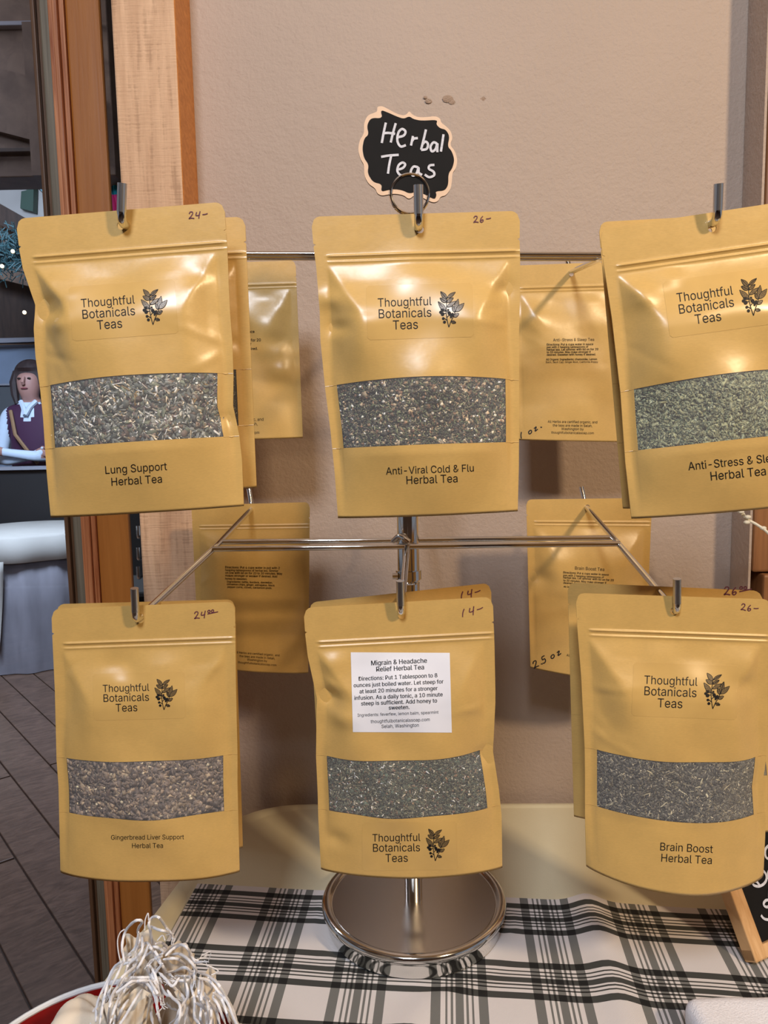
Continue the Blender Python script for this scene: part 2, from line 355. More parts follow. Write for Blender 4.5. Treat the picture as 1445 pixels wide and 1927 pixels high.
# ------------------------------------------------------------------ plaid cloth
def plaid():
    k = NT('black_white_plaid'); tc = k.n('ShaderNodeTexCoord'); sp = k.n('ShaderNodeSeparateXYZ'); k.l(tc.outputs['UV'], sp.inputs[0])
    grp = [(0, .165), (.25, .285), (.345, .385), (.43, .57), (.615, .655), (.715, .75), (.835, 1.0)]
    def stripes(out, period, width, phase):
        a = k.n('ShaderNodeMath', _operation='SUBTRACT', i1=phase); k.l(out, a.inputs[0])
        d = k.n('ShaderNodeMath', _operation='DIVIDE', i1=period); k.l(a.outputs[0], d.inputs[0])
        f = k.n('ShaderNodeMath', _operation='FLOORED_MODULO', i1=1.0); k.l(d.outputs[0], f.inputs[0])
        st = []; fr = width/period
        for g0, g1 in grp: st += [(g0*fr, (1, 1, 1)), (g1*fr, (0, 0, 0))]
        return k.ramp(f.outputs[0], st, 'CONSTANT')
    sx = stripes(sp.outputs[0], .0910, .050, .082); sy = stripes(sp.outputs[1], .0880, .048, .0095)
    tw = k.coord((1500, 1500, 1500), 'UV'); wv = k.n('ShaderNodeTexWave', Scale=.32, Distortion=1.0); wv.bands_direction = 'DIAGONAL'; k.l(tw, wv.inputs[0])
    m1 = k.n('ShaderNodeMath', _operation='MULTIPLY', i1=.64); k.l(sx, m1.inputs[0])
    m2 = k.n('ShaderNodeMath', _operation='MULTIPLY', i1=.84); k.l(sy, m2.inputs[0])
    ad = k.n('ShaderNodeMath', _operation='ADD'); k.l(m1.outputs[0], ad.inputs[0]); k.l(m2.outputs[0], ad.inputs[1])
    col = k.ramp(ad.outputs[0], [(0, (.74, .70, .69)), (.7, (.125, .13, .12)), (.82, (.06, .062, .057)), (1, (.006, .006, .006))])
    mx = k.n('ShaderNodeMix', _data_type='RGBA', _blend_type='MULTIPLY'); mx.inputs[0].default_value = .22
    k.l(col, mx.inputs[6]); k.l(wv.outputs[0], mx.inputs[7]); k.l(mx.outputs[2], k.b.inputs['Base Color'])
    k.b.inputs['Roughness'].default_value = .9; k.bump(wv.outputs[0], .0002, .5); return k.m
c0 = np.array([-.2160, .8090]); cx = np.array([.993, -.118]); cy = np.array([-.085, -.996])
NX, NY = 130, 70; V = []; UV = []
for j in range(NY):
    for i in range(NX):
        s = i/(NX-1)*.80; t = j/(NY-1)*.50
        wob = .0025*math.sin(s*9+1)*math.exp(-t*6)
        p = c0+cx*s+cy*(t+wob)
        f1 = .009*math.exp(-((s-.425-.03*t)/.018)**2)*(.35+.65*math.exp(-t*4)) + .004*math.exp(-((s-.26+.6*t-.1)/.02)**2)*(t > .06) + .003*math.exp(-((s-.66+.2*t)/.015)**2)
        z = TZ+.0012+f1+.0006*math.sin(s*40)*math.sin(t*30+s*8)
        r = math.hypot(p[0]-.0225, p[1]-.738)
        if r < .11: z = min(z, TZ+.0016) if r < .098 else TZ+.0016+(z-TZ-.0016)*(r-.098)/.012
        V.append((p[0]-c0[0], p[1]-c0[1], z-TZ)); UV.append((s, t))
Fc = [(j*NX+i, (j+1)*NX+i, (j+1)*NX+i+1, j*NX+i+1) for j in range(NY-1) for i in range(NX-1)]
cl = mk('plaid_cloth', V, Fc, plaid(), None, True); cl.location = (c0[0], c0[1], TZ)
tag(cl, 'black and white plaid cotton cloth spread over the front of the cream table', 'cloth')
uvl = cl.data.uv_layers.new(name='UVMap')
for lp in cl.data.loops: uvl.data[lp.index].uv = UV[lp.vertex_index]
# ------------------------------------------------------------------ fonts and flat print
FONT = None
try:
    FONT = bpy.data.fonts.load(os.path.join(bpy.utils.system_resource('DATAFILES'), 'fonts', 'Inter.woff2'))
except Exception: FONT = None
_tc = {}
def text2d(s, bold=False):
    """text as flat triangles, in em units, centred on x, baseline y=0"""
    key = (s, bold)
    if key in _tc: return _tc[key]
    c = bpy.data.curves.new('t', 'FONT'); c.body = s; c.size = 1; c.resolution_u = 3
    if FONT: c.font = FONT
    o = bpy.data.objects.new('t', c); COL.objects.link(o); bpy.context.view_layer.update()
    me = bpy.data.meshes.new_from_object(o.evaluated_get(bpy.context.evaluated_depsgraph_get()))
    V = np.array([v.co[:2] for v in me.vertices]) if len(me.vertices) else np.zeros((0, 2)); Fc = [tuple(p.vertices) for p in me.polygons]
    bpy.data.objects.remove(o); bpy.data.curves.remove(c); bpy.data.meshes.remove(me)
    if bold:
        nv_ = len(V); V = np.concatenate([V+[-.014, 0], V+[.014, .006]]); Fc = Fc+[tuple(i+nv_ for i in f) for f in Fc]
    x0, x1 = V[:, 0].min(), V[:, 0].max(); V = V-np.array([(x0+x1)/2, 0])
    _tc[key] = (V, Fc, x1-x0); return _tc[key]
def ribbon(pts, wd, closed=False):
    """flat stroke along a 2d polyline -> verts, quads"""
    pts = [np.array(p, float) for p in pts]; V = []; Fc = []; k = len(pts)
    for i, p in enumerate(pts):
        a = pts[i-1] if i else (pts[-2] if closed else p); c = pts[i+1] if i < k-1 else (pts[1] if closed else p)
        t = c-a; t = t/(np.linalg.norm(t)+1e-9); n_ = np.array([-t[1], t[0]])
        ww = wd[i] if hasattr(wd, '__len__') else wd
        V += [p+n_*ww/2, p-n_*ww/2]
    for i in range(k-1): Fc.append((2*i, 2*i+1, 2*i+3, 2*i+2))
    return V, Fc
def smooth_line(pts, n=5):
    pts = [np.array(p, float) for p in pts]
    if len(pts) < 3: return [pts[0]*(1-t)+pts[1]*t for t in np.linspace(0, 1, n)]
    out = []; q = [2*pts[0]-pts[1]]+pts+[2*pts[-1]-pts[-2]]
    for i in range(1, len(q)-2):
        for t in np.linspace(0, 1, n, endpoint=False):
            a, b_, c, d = q[i-1:i+3]
            out.append(.5*((2*b_)+(-a+c)*t+(2*a-5*b_+4*c-d)*t*t+(-a+3*b_-3*c+d)*t**3))
    out.append(pts[-1]); return out
GL = {'0': [[(.5, .3), (.15, .5), (.1, .8), (.4, 1), (.7, .8), (.75, .5), (.5, .3)]], '1': [[(.45, .05), (.2, .5), (.1, 1)]],
      '2': [[(.05, .3), (.2, .05), (.55, .05), (.6, .3), (.3, .7), (0, .98), (.35, .92), (.85, 1.0)]],
      '4': [[(.2, .1), (.05, .55), (.35, .6), (.7, .5)], [(.75, 0), (.6, .5), (.5, 1.05)]],
      '5': [[(.7, .05), (.25, .05), (.2, .45), (.55, .45), (.6, .8), (.35, 1), (.05, .9)]],
      '6': [[(.55, .05), (.2, .45), (.1, .85), (.35, 1), (.6, .8), (.5, .6), (.15, .75)]],
      '-': [[(.05, .5), (.5, .48), (.9, .38)]], '.': [[(.15, .85), (.3, .95), (.4, 1.02)]],
      'o': [[(.4, .5), (.12, .62), (.1, .9), (.35, 1), (.6, .85), (.6, .6), (.4, .5)]], 'z': [[(.1, .55), (.55, .5), (.15, 1), (.7, .95)]]}
# sprig drawing, unit box 1.349 x 1.927 (x right, y down)
SP_ST = [[(.450, 1.70), (.40, 1.45), (.37, 1.15), (.39, .95), (.40, .80), (.43, .60)], [(.45, 1.70), (.54, 1.48), (.64, 1.30), (.70, 1.13)], [(.39, 1.45), (.33, 1.40), (.27, 1.38)], [(.37, 1.2), (.3, 1.2), (.24, 1.2)], [(.39, 1.35), (.46, 1.28), (.52, 1.25)]]
SP_LF = [((.41, .68), (.19, .40), .15), ((.43, .64), (.73, .44), .12), ((.40, .79), (.16, .64), .15), ((.41, .80), (.65, .64), .12), ((.41, .97), (.74, .77), .13), ((.37, 1.13), (.09, .76), .17), ((.70, 1.13), (.82, .69), .16),
         ((.67, 1.16), (.60, .92), .10), ((.72, 1.15), (1.03, .85), .17), ((.64, 1.33), (.83, 1.22), .12), ((.54, 1.50), (.71, 1.55), .11), ((.43, 1.16), (.45, 1.05), .08), ((.37, 1.1), (.17, 1.05), .07)]
SP_BR = [(.17, 1.15, .055), (.24, 1.09, .05), (.24, 1.22, .07), (.26, 1.38, .05), (.30, 1.51, .055), (.48, 1.19, .065), (.56, 1.27, .07), (.60, 1.23, .045), (.54, 1.34, .04)]
def sprig2d():
    parts = []                                  # (V,F,mi)
    for s in SP_ST: parts.append((*ribbon(smooth_line(s), .028), 0))
    for a, c, wd in SP_LF:
        a = np.array(a); c = np.array(c); d = c-a; L = np.linalg.norm(d); d /= L; nn_ = np.array([-d[1], d[0]])
        ts = np.linspace(0, 1, 9); prof = np.sin(np.pi*ts**.85)*wd/2
        up = [a+d*L*t+nn_*h for t, h in zip(ts, prof)]; dn = [a+d*L*t-nn_*h for t, h in zip(ts, prof)]
        V = []; 
        for p, q_ in zip(up, dn): V += [p, q_]
        parts.append((V, [(2*i, 2*i+1, 2*i+3, 2*i+2) for i in range(8)], 1))
        parts.append((*ribbon(up, .018), 0)); parts.append((*ribbon(dn, .020), 0)); parts.append((*ribbon([a, c], .022), 0))
        for t in (.3, .45, .6, .72):
            p = a+d*L*t; h = math.sin(math.pi*t**.85)*wd*.42
            parts.append((*ribbon([p, p+nn_*h+d*.05], .009), 0)); parts.append((*ribbon([p, p-nn_*h+d*.05], .009), 0))
    for x, y, r in SP_BR:
        V = [(x, y)]+[(x+r*math.cos(a), y+r*math.sin(a)) for a in np.linspace(0, 2*math.pi, 10, endpoint=False)]
        parts.append((V, [(0, i+1, (i+1) % 10+1) for i in range(10)], 0))
    return parts
SPRIG = sprig2d()
# ------------------------------------------------------------------ tea pouch
def herb_mesh(name, S, win, n, kinds, parent, dim, depth=.0030):
    """n chopped pieces lying behind the window; kinds = [(weight, (len,wid,thk) mm, colour list)]"""
    wts = np.array([k[0] for k in kinds], float); wts /= wts.sum()
    kk = RNG.choice(len(kinds), n, p=wts)
    L = np.array([k[1] for k in kinds])[kk]*1e-3*RNG.uniform(.55, 1.45, (n, 1))*RNG.uniform(.8, 1.2, (n, 3))
    cols = np.array([lin(kinds[i][2][RNG.integers(len(kinds[i][2]))]) for i in kk])*RNG.uniform(.8, 2.0, (n, 1))
    u0, u1, v0, v1 = win; uu = RNG.uniform(u0, u1, n); vv = RNG.uniform(v0, v1, n)
    c = S(uu, vv, -depth*RNG.uniform(.25, 1, n))
    cube = np.array([(x, y, z) for z in (-.5, .5) for y in (-.5, .5) for x in (-.5, .5)])
    loc = cube[None]*L[:, None, :]*RNG.uniform(.55, 1.1, (n, 8, 1))
    bend = loc[:, :, 0]**2/(L[:, None, 0]+1e-6)*RNG.uniform(-1.2, 1.2, (n, 1)); loc[:, :, 1] += bend
    a = RNG.uniform(0, 2*np.pi, n); t1 = RNG.normal(0, .38, n); t2 = RNG.normal(0, .6, n)
    ca, sa = np.cos(a), np.sin(a)
    x, y, z = loc[:, :, 0], loc[:, :, 1], loc[:, :, 2]
    y, z = y*np.cos(t2)[:, None]-z*np.sin(t2)[:, None], y*np.sin(t2)[:, None]+z*np.cos(t2)[:, None]
    x, z = x*np.cos(t1)[:, None]-z*np.sin(t1)[:, None], x*np.sin(t1)[:, None]+z*np.cos(t1)[:, None]
    X = x*ca[:, None]-y*sa[:, None]; Z = x*sa[:, None]+y*ca[:, None]
    # local frame: X -> world x, Z -> world z, z -> toward viewer (-y)
    W = np.stack([X, -z, Z], -1)+c[:, None, :]
    Wd, Hd = dim; lim = S(uu[:, None]+X/Wd, vv[:, None]-Z/Hd, -.0006)[:, :, 1]; W[:, :, 1] = np.maximum(W[:, :, 1], lim+RNG.uniform(0, .0004, lim.shape))
    V = W.reshape(-1, 3); q = np.array([(0, 2, 3, 1), (4, 5, 7, 6), (0, 1, 5, 4), (2, 6, 7, 3), (0, 4, 6, 2), (1, 3, 7, 5)])
    Fq = (q[None]+8*np.arange(n)[:, None, None]).reshape(-1, 4)
    me = bpy.data.meshes.new(name); me.vertices.add(len(V)); me.vertices.foreach_set('co', V.ravel())
    me.loops.add(Fq.size); me.loops.foreach_set('vertex_index', Fq.ravel().astype(np.int32))
    me.polygons.add(len(Fq)); me.polygons.foreach_set('loop_start', np.arange(0, Fq.size, 4, dtype=np.int32)); me.update(calc_edges=True)
    at = me.color_attributes.new('Col', 'FLOAT_COLOR', 'POINT')
    cc = np.ones((n, 8, 4)); cc[:, :, :3] = np.clip(cols, 0, 1)[:, None, :]; at.data.foreach_set('color', cc.ravel())
    me.materials.append(M['herb']); o = link_mesh(name, me, parent); o['kind'] = 'stuff'; return o
def seg(*bp):
    out = []
    for (a, c, n_) in bp: out += list(np.linspace(a, c, n_, endpoint=False))
    out.append(bp[-1][1]); return out
WDARK = {}
def pouch(name, corners, Y, label, T=.016, hole=(.5, .05), bot=.012, arc=(0, 0), window=True, herbs=None, side=None, dents=(), prints=(), notes=(), group=None, seed=1, win=(.062, .925, .553, .762), lean=0.0, bottom_sag=0.0, curl=0.0, detail=1.0):
    rs = np.random.default_rng(seed)
    Pc = [P(x, y, Y+dy) for (x, y), dy in zip(corners, (0, 0, lean, lean))]     # TL TR BR BL
    TL, TR, BR, BL = Pc
    W = (np.linalg.norm(TR-TL)+np.linalg.norm(BR-BL))/2; H = (np.linalg.norm(BL-TL)+np.linalg.norm(BR-TR))/2
    nrm = np.cross(BL-TL, TR-TL); nrm /= np.linalg.norm(nrm)
    if nrm[1] > 0: nrm = -nrm
    sv, sl, sr = side if side else ([0, 1], [0, 0], [0, 0])
    waves = [(rs.uniform(6, 16), rs.uniform(4, 12), rs.uniform(0, 6.3), rs.uniform(0, 6.3)) for _ in range(5)]
    cr = []
    for _ in range(7):                           # soft random creases starting at the side seals
        sd = rs.choice([.06, .94]); v0 = rs.uniform(.18, .5); an = rs.normal(0, .5); ln = rs.uniform(.12, .35)
        cr.append((sd, v0, (ln*math.cos(an))*(1 if sd < .5 else -1), ln*math.sin(an)+.05, rs.uniform(-.0012, .0012)))
    rc = .045
    def disp(u, v):
        f = np.minimum((v-.158)*5.0, 1); f = np.minimum(f, (u-.055)*5.5); f = np.minimum(f, (.945-u)*5.5)
        f = np.clip(f, 0, 1); f = f*(2-f)*.5+f*f*(3-2*f)*.5
        sm = np.clip((v-.36)/.2, 0, 1); f = f*(1-sm)+sm*np.clip(np.sin(np.pi*np.clip((u-.04)/.92, 0, 1)), 0, 1)**.75
        g = np.where(v < .60, .55+.45*np.clip((v-.16)/.44, 0, 1), 1.0)
        low = np.clip((v-.79)/.21, 0, 1); para = np.clip(4*u*(1-u), 0, 1)
        d = T*f*g*(1-low)+bot*para**.8*low
        d = d+curl*para*np.clip(1-v/.16, 0, 1)
        inner = np.clip(f*3, 0, 1)*(1-low*.7)
        for a, c, p1, p2 in waves: d = d+.00035*np.sin(a*u+p1)*np.sin(c*v*1.6+p2)*inner*2
        for (sx, v0, dx, dv, am) in cr:
            px_, py_ = (u-sx), (v-v0)*1.45; L2 = dx*dx+dv*dv; t = np.clip((px_*dx+py_*dv)/L2, 0, 1)
            dd = np.sqrt((px_-t*dx)**2+(py_-t*dv)**2); d = d+am*np.exp(-(dd/.022)**2)*(1-t)*np.clip(f*4, 0, 1)
        for (du_, dv_, rad, am) in dents:
            d = d+am*np.exp(-(((u-du_)/rad)**2+((v-dv_)*1.45/(rad*.7))**2))
        # press-to-close ridges and heat-seal step
        for vz, am, wz in ((.128, .0011, .0035), (.140, -.0004, .003), (.147, .0005, .003)):
            d = d+am*np.exp(-((v-vz)/wz)**2)*np.clip((u-.055)*60, 0, 1)*np.clip((1.0-u)*40, 0, 1)
        return d
    def plane(u, v):
        t0 = np.where(u < rc, rc*.72*(1-np.sqrt(np.clip(1-((rc-u)/rc)**2, 0, 1))), 0)+np.where(u > 1-rc, rc*.72*(1-np.sqrt(np.clip(1-((u-1+rc)/rc)**2, 0, 1))), 0)
        v2 = np.where(v < .09, t0+v*(1-t0/.09), v)
        bump_ = 4*u*(1-u)
        v2 = v2-arc[0]*bump_*np.exp(-((v-.57)/.09)**2)-arc[1]*bump_*np.exp(-((v-.765)/.07)**2)+bottom_sag*bump_*np.clip((v-.8)/.2, 0, 1)
        eL = np.interp(v, sv, sl); eR = np.interp(v, sv, sr); u2 = eL+u*(1-eL+eR)
        u2 = u2[..., None]; v2 = v2[..., None]
        return TL*(1-u2)*(1-v2)+TR*u2*(1-v2)+BR*u2*v2+BL*(1-u2)*v2
    cen = plane(np.array(hole[0]), np.array(hole[1]))
    def S(u, v, off=0):
        u = np.asarray(u, float); v = np.asarray(v, float)
        return plane(u, v)+nrm*((disp(u, v)+.0004+off)[..., None] if np.ndim(disp(u, v)+off) else disp(u, v)+.0004+off)-cen
    def SB(u, v, off=0):
        u = np.asarray(u, float); v = np.asarray(v, float)
        d = -.28*T*np.clip(np.minimum(np.minimum((v-.16)*5, (u-.06)*5), (.94-u)*5), 0, 1)*np.clip((1.02-v)*4, 0, 1)-bot*.25*4*u*(1-u)*np.clip((v-.8)/.2, 0, 1)
        return plane(u, v)+nrm*(d-.0004+off)[..., None]-cen
    root = empty(name, tuple(cen), label, 'pouch', group)
    hu, hv = hole; ha = .030; hb = ha*W/H
    u0, u1, v0, v1 = win; q = detail
    us = seg((0, .012, 1), (.012, .055, 3), (.055, u0, 1) if u0 > .056 else (.055, .0551, 1), (u0, hu-ha, int(26*q)), (hu-ha, hu+ha, 4), (hu+ha, u1, int(26*q)), (u1, .945, 2), (.945, .988, 3), (.988, 1, 1))
    vs = seg((0, .012, 2), (.012, hv-hb, 1), (hv-hb, hv+hb, 4), (hv+hb, .084, 2), (.084, .096, 4), (.096, .12, 3), (.12, .158, 16), (.158, v0, int(48*q)), (v0, v1, int(26*q)), (v1, .99, int(26*q)), (.99, 1, 1))
    us = np.array(us); vs = np.array(vs); nu, nv = len(us), len(vs)
    hi = int(np.argmin(abs(us-(hu-ha)))); hj = int(np.argmin(abs(vs-(hv-hb)))); wi0 = int(np.argmin(abs(us-u0))); wi1 = int(np.argmin(abs(us-u1))); wj0 = int(np.argmin(abs(vs-v0))); wj1 = int(np.argmin(abs(vs-v1)))
    UU, VV = np.meshgrid(us, vs)
    nt = [j for j in range(nv) if .0855 < vs[j] < .0945]
    for j in nt:                                  # tear notches
        k = 1-abs(vs[j]-.09)/.0045; UU[j, 0] += .011*k; UU[j, -1] -= .011*k; UU[j, 1] = max(UU[j, 1], UU[j, 0]+.0005); UU[j, -2] = min(UU[j, -2], UU[j, -1]-.0005)
    for nm, fn, hasw in (('front_panel', S, window), ('back_panel', SB, False)):
        V = fn(UU, VV).reshape(-1, 3).tolist(); Fc = []
        for j in range(nv-1):
            for i in range(nu-1):
                if hi <= i < hi+4 and hj <= j < hj+4: continue
                if hasw and wi0 <= i < wi1 and wj0 <= j < wj1: continue
                Fc.append((j*nu+i, (j+1)*nu+i, (j+1)*nu+i+1, j*nu+i+1))
        ring = [(hi+i, hj) for i in range(4)]+[(hi+4, hj+i) for i in range(4)]+[(hi+4-i, hj+4) for i in range(4)]+[(hi, hj+4-i) for i in range(4)]
        base = len(V); rr = .020
        for (i, j) in ring:
            dx = us[i]-hu; dy = (vs[j]-hv)*H/W; a = math.atan2(dy, dx)
            V.append(fn(np.array([hu+rr*math.cos(a)]), np.array([hv+rr*math.sin(a)*W/H]))[0].tolist())
        for k in range(16):
            a_, b_ = ring[k], ring[(k+1) % 16]
            Fc.append((a_[1]*nu+a_[0], base+k, base+(k+1) % 16, b_[1]*nu+b_[0]))
        if nm == 'front_panel':                   # gusset: fold the open foot of the pouch
            bf = (nv-1)*nu; m0 = len(V); mm = .5*(fn(us, np.ones(nu)*.975)+SB(us, np.ones(nu)*.975)); V += mm.tolist(); m1 = len(V); V += SB(us, np.ones(nu)).tolist()
            for i in range(nu-1): Fc.append((bf+i, m0+i, m0+i+1, bf+i+1)); Fc.append((m0+i, m1+i, m1+i+1, m0+i+1))
        mk(nm, V, Fc, M['kraft'] if nm == 'front_panel' else M['kraft_back'], root, True)
    if window:
        ui = us[wi0:wi1+1]; vj = vs[wj0:wj1+1]; A, B = np.meshgrid(ui, vj); a_, b_ = len(ui), len(vj)
        Fg = [(j*a_+i, (j+1)*a_+i, (j+1)*a_+i+1, j*a_+i+1) for j in range(b_-1) for i in range(a_-1)]
        mk('window_film', S(A, B, -.00015).reshape(-1, 3), Fg, M['film'], root, True)
        if herbs:
            nh, kinds, bedc = herbs
            if bedc not in WDARK: WDARK[bedc] = mat('ground_herb_bed', bedc, rough=.9, noise=700, amp=.45)
            bed = mk('herb_bed', S(np.clip((A-.5)*1.0+.5, .06, .94), B, -.0036).reshape(-1, 3), Fg, WDARK[bedc], root, True)
            herb_mesh('chopped_herbs', S, (u0+.002, u1-.002, v0+.0, v1-.0), nh, kinds, root, (W, H))
        # cut line where the window strip is let into the paper
        b_ = MB()
        for vv_ in (v0, v1):
            for ua, ub in ((.001, u0), (u1, .999)):
                uu = np.linspace(ua, ub, 4); V = np.concatenate([S(uu, np.full(4, vv_-.0007), .0002), S(uu, np.full(4, vv_+.0007), .0003)])
                b_ = MB(); b_.add(V, [(i, i+1, i+5, i+4) for i in range(3)]); b_.build('seam', M['kraft_back'], root)
    # ---- printing, in millimetres of the flat bag; px positions come from the photo
    _a = TR-TL; _c = BL-TL; _I = np.linalg.inv(np.array([[_a[0], _c[0]], [_a[2], _c[2]]])); ey_ = math.cos(RO); es_ = math.sin(RO)
    def px2mm(Q):
        """photo pixels -> point on the flat pouch (metres right, metres down) allowing for the relief"""
        Q = np.asarray(Q, float).reshape(-1, 2); x = (Q[:, 0]-722.5)/F; y = (Q[:, 1]-963.5)/F; xr = x*ey_-y*es_; yr = x*es_+y*ey_
        R3 = np.stack([xr, math.cos(PT)-yr*math.sin(PT), -yr*math.cos(PT)-math.sin(PT)], 1)
        hit = lambda Yv: R3*(Yv/R3[:, 1])[:, None]+np.array([0, 0, CZ])
        p = hit(np.full(len(Q), float(Y)))-TL; st = p[:, [0, 2]] @ _I.T
        for _ in range(7):
            e = hit(Y-disp(st[:, 0], st[:, 1]))-plane(st[:, 0], st[:, 1]); st = st+e[:, [0, 2]] @ _I.T
        return st*[W, H]
    def lay(parts, nm, mats, parent, off=.0004):
        """parts are flat shapes in photo pixels; they are wrapped onto the pouch"""
        bb = MB(); n_ = [len(p[0]) for p in parts]; allq = px2mm(np.concatenate([np.asarray(p[0], float).reshape(-1, 2) for p in parts])); cut = np.cumsum([0]+n_)
        parts = [(allq[cut[i]:cut[i+1]], p[1], p[2]) for i, p in enumerate(parts)]
        for k_, (V2, F2, mi) in enumerate(parts):
            V2 = np.array(V2, float)
            if len(V2) == 0: continue
            st_ = (k_ % 60)*2.5e-6 if len(parts) > 3 else 0
            o_ = np.full(len(V2), off+st_)
            if mi == 'b': o_[len(V2)//2:] += 3e-5; mi = 0
            bb.add(S(V2[:, 0]/W, V2[:, 1]/H, o_), F2, mi)
        return bb.build(nm, mats, parent)
    def slope(py):
        (ax, ay), (bx, by), (cx2, cy2), (dx, dy) = corners; t_ = np.clip((py-ay)/(dy-ay), 0, 1)
        return (1-t_)*(by-ay)/(bx-ax)+t_*(cy2-dy)/(cx2-dx)
    def text_at(s, px, py, wpx, bold=False, hs=1.08):
        V2, F2, wd = text2d(s, bold); m = slope(py); q_ = 1/math.hypot(1, m); e1 = np.array([q_, m*q_]); e2 = np.array([-m*q_, q_]); sc = wpx/wd
        return (np.array([px, py])+V2[:, :1]*sc*e1-V2[:, 1:]*sc*hs*e2, [f[::-1] for f in F2], 'b' if bold else 0)
    for pr in prints:
        kind = pr[0]
        if kind == 'brand':                       # label sticker: text block and sprig;  x,y of block centre line 2
            _, cx_, cy_, wt, tilt = pr; k_ = wt/102.0
            m = slope(cy_)
            h_ = 1/math.hypot(1, m); e1 = np.array([h_, m*h_]); e2 = np.array([-m*h_, h_]); rel = lambda x, y: np.array([cx_, cy_])+x*k_*e1+y*k_*e2
            q_ = 40; g = []
            for j in range(25):
                for i in range(q_+1):
                    x = -72+200*i/q_; y = -52+102*j/24
                    if i in (0, q_) and j in (0, 24): x += 2.4 if i == 0 else -2.4; y += 2.4 if j == 0 else -2.4
                    g.append(rel(x, y))
            st = lay([(g, [(j*(q_+1)+i, (j+1)*(q_+1)+i, (j+1)*(q_+1)+i+1, j*(q_+1)+i+1) for j in range(24) for i in range(q_)], 0)], 'label_sticker', M['sticker'], root, .00012)
            for p_ in st.data.polygons: p_.use_smooth = True
            for s_, dy, wd in (('Thoughtful', -12, 101), ('Botanicals', 9.5, 99), ('Teas', 31.5, 47)):
                V2, F2, w0 = text2d(s_); sc = wd/w0
                lay([(np.array([rel(a*sc, dy-b2*sc*1.10) for a, b2 in V2]), [f[::-1] for f in F2], 0)], 'lettering', M['ink'], st, .00030)
            spp = [(np.array([rel(58+52*a, -58+52*b2) for a, b2 in V2]), F2, mi) for V2, F2, mi in SPRIG]
            lay(spp, 'sprig_drawing', [M['ink'], M['leaf_ink']], st, .00030)
        elif kind == 'lines':                     # list of (text, cx, baseline, width, bold)
            if len(pr) > 2:
                for t in pr[1]: lay([text_at(*t)], pr[2], M['ink'], root, .00020)
            else: lay([text_at(*t) for t in pr[1]], 'small_print', M['ink'], root, .00030)['kind'] = 'stuff'
        elif kind == 'white':
            _, x0, y0, x1, y1, ls = pr; a = np.array([x0, y0-1]); c = np.array([x1, y0+0]); d = np.array([x0+4, y1]); q_ = 24
            g = [a+(c-a)*i/q_+(d-a)*j/q_ for j in range(q_+1) for i in range(q_+1)]
            st = lay([(g, [(j*(q_+1)+i, (j+1)*(q_+1)+i, (j+1)*(q_+1)+i+1, j*(q_+1)+i+1) for j in range(q_) for i in range(q_)], 0)], 'white_sticker', M['white_sticker'], root, .0003)
            for p_ in st.data.polygons: p_.use_smooth = True
            for t in ls: lay([text_at(*t)], 'lettering', M['ink'], st, .00048)
    for nt_ in notes:                             # handwriting: (string, x, y, height px, slant dx/dy per advance, pen)
        s_, x, y, h, dyx, pen, wd = nt_; parts = []; cxp = x; cyp = y
        for ch in s_:
            if ch == ' ': cxp += h*.4; cyp += h*.4*dyx; continue
            if ch == '^': h *= .55; cyp -= h*.4; continue
            if ch == '_': parts.append((*ribbon([(cxp-h*1.9, cyp+h*1.5), (cxp+h*.9, cyp+h*.9)], wd), 0)); continue
            for stroke in GL[ch]:
                pts = [(cxp+a*h*.9-(b_-.5)*dyx*h*.6, cyp+b_*h+a*h*dyx) for a, b_ in stroke]
                parts.append((*ribbon(smooth_line(pts), wd), 0))
            adv = h*(.35 if ch in '.' else .95); cxp += adv; cyp += adv*dyx
        lay(parts, 'handwritten_price' if pen == 'pen' else 'handwritten_weight', M[pen], root, .0003)
    return root
# herb recipes
GY = [(120, 122, 112), (92, 98, 88), (142, 142, 130), (74, 80, 70)]; GN = [(96, 104, 74), (74, 84, 60), (118, 122, 90)]
WH = [(214, 206, 188), (232, 226, 214), (196, 184, 160)]; BR_ = [(120, 92, 70), (96, 72, 56), (142, 112, 84)]; OR = [(170, 128, 62), (150, 112, 56)]; PU = [(92, 62, 70), (110, 80, 84)]
DK = [(60, 58, 50), (48, 48, 42), (76, 72, 62)]
H_LUNG = (2700, [(6, (5.2, 3.2, .7), [(112, 114, 108), (88, 92, 86), (134, 134, 126), (72, 78, 72)]), (2, (4.4, 3.0, .9), [(98, 102, 84), (80, 86, 72)]), (1.4, (4.0, 2.8, 1.6), [(112, 94, 80), (92, 78, 68)]), (2.2, (5.6, 1.2, .7), WH), (1.4, (9.0, .7, .6), WH), (.5, (7.5, 1.1, .6), [(150, 124, 78)]), (.3, (3.6, 2.6, 1.6), [(88, 68, 72)])], (58, 58, 50))
H_FLU = (9000, [(6, (2.2, 1.0, .5), DK), (4, (2.4, .8, .4), GN), (3, (2.2, .5, .4), [(150, 140, 112), (128, 116, 90)]), (.5, (1.5, 1.4, 1.0), WH), (1.2, (1.9, 1.4, .8), BR_), (.25, (2.6, 2.2, 1.5), [(180, 160, 130)])], (46, 44, 38))
H_STRESS = (8000, [(6, (3.4, 1.3, .6), [(126, 128, 96), (140, 142, 110), (108, 112, 84)]), (3, (2.6, .7, .4), [(146, 150, 124), (122, 130, 106)]), (1.2, (2, 1.0, .5), [(70, 84, 62)])], (78, 92, 66))
H_GINGER = (2600, [(5, (4.6, 2.9, 1.6), [(98, 86, 78), (84, 74, 68), (112, 98, 86)]), (2, (3.6, 3.0, 1.8), [(132, 114, 96), (150, 132, 108)]), (1.6, (6.5, 1.5, 1.2), [(92, 80, 72), (124, 108, 92)]), (.5, (2.2, 1.8, 1.0), [(196, 182, 152)])], (54, 48, 44))
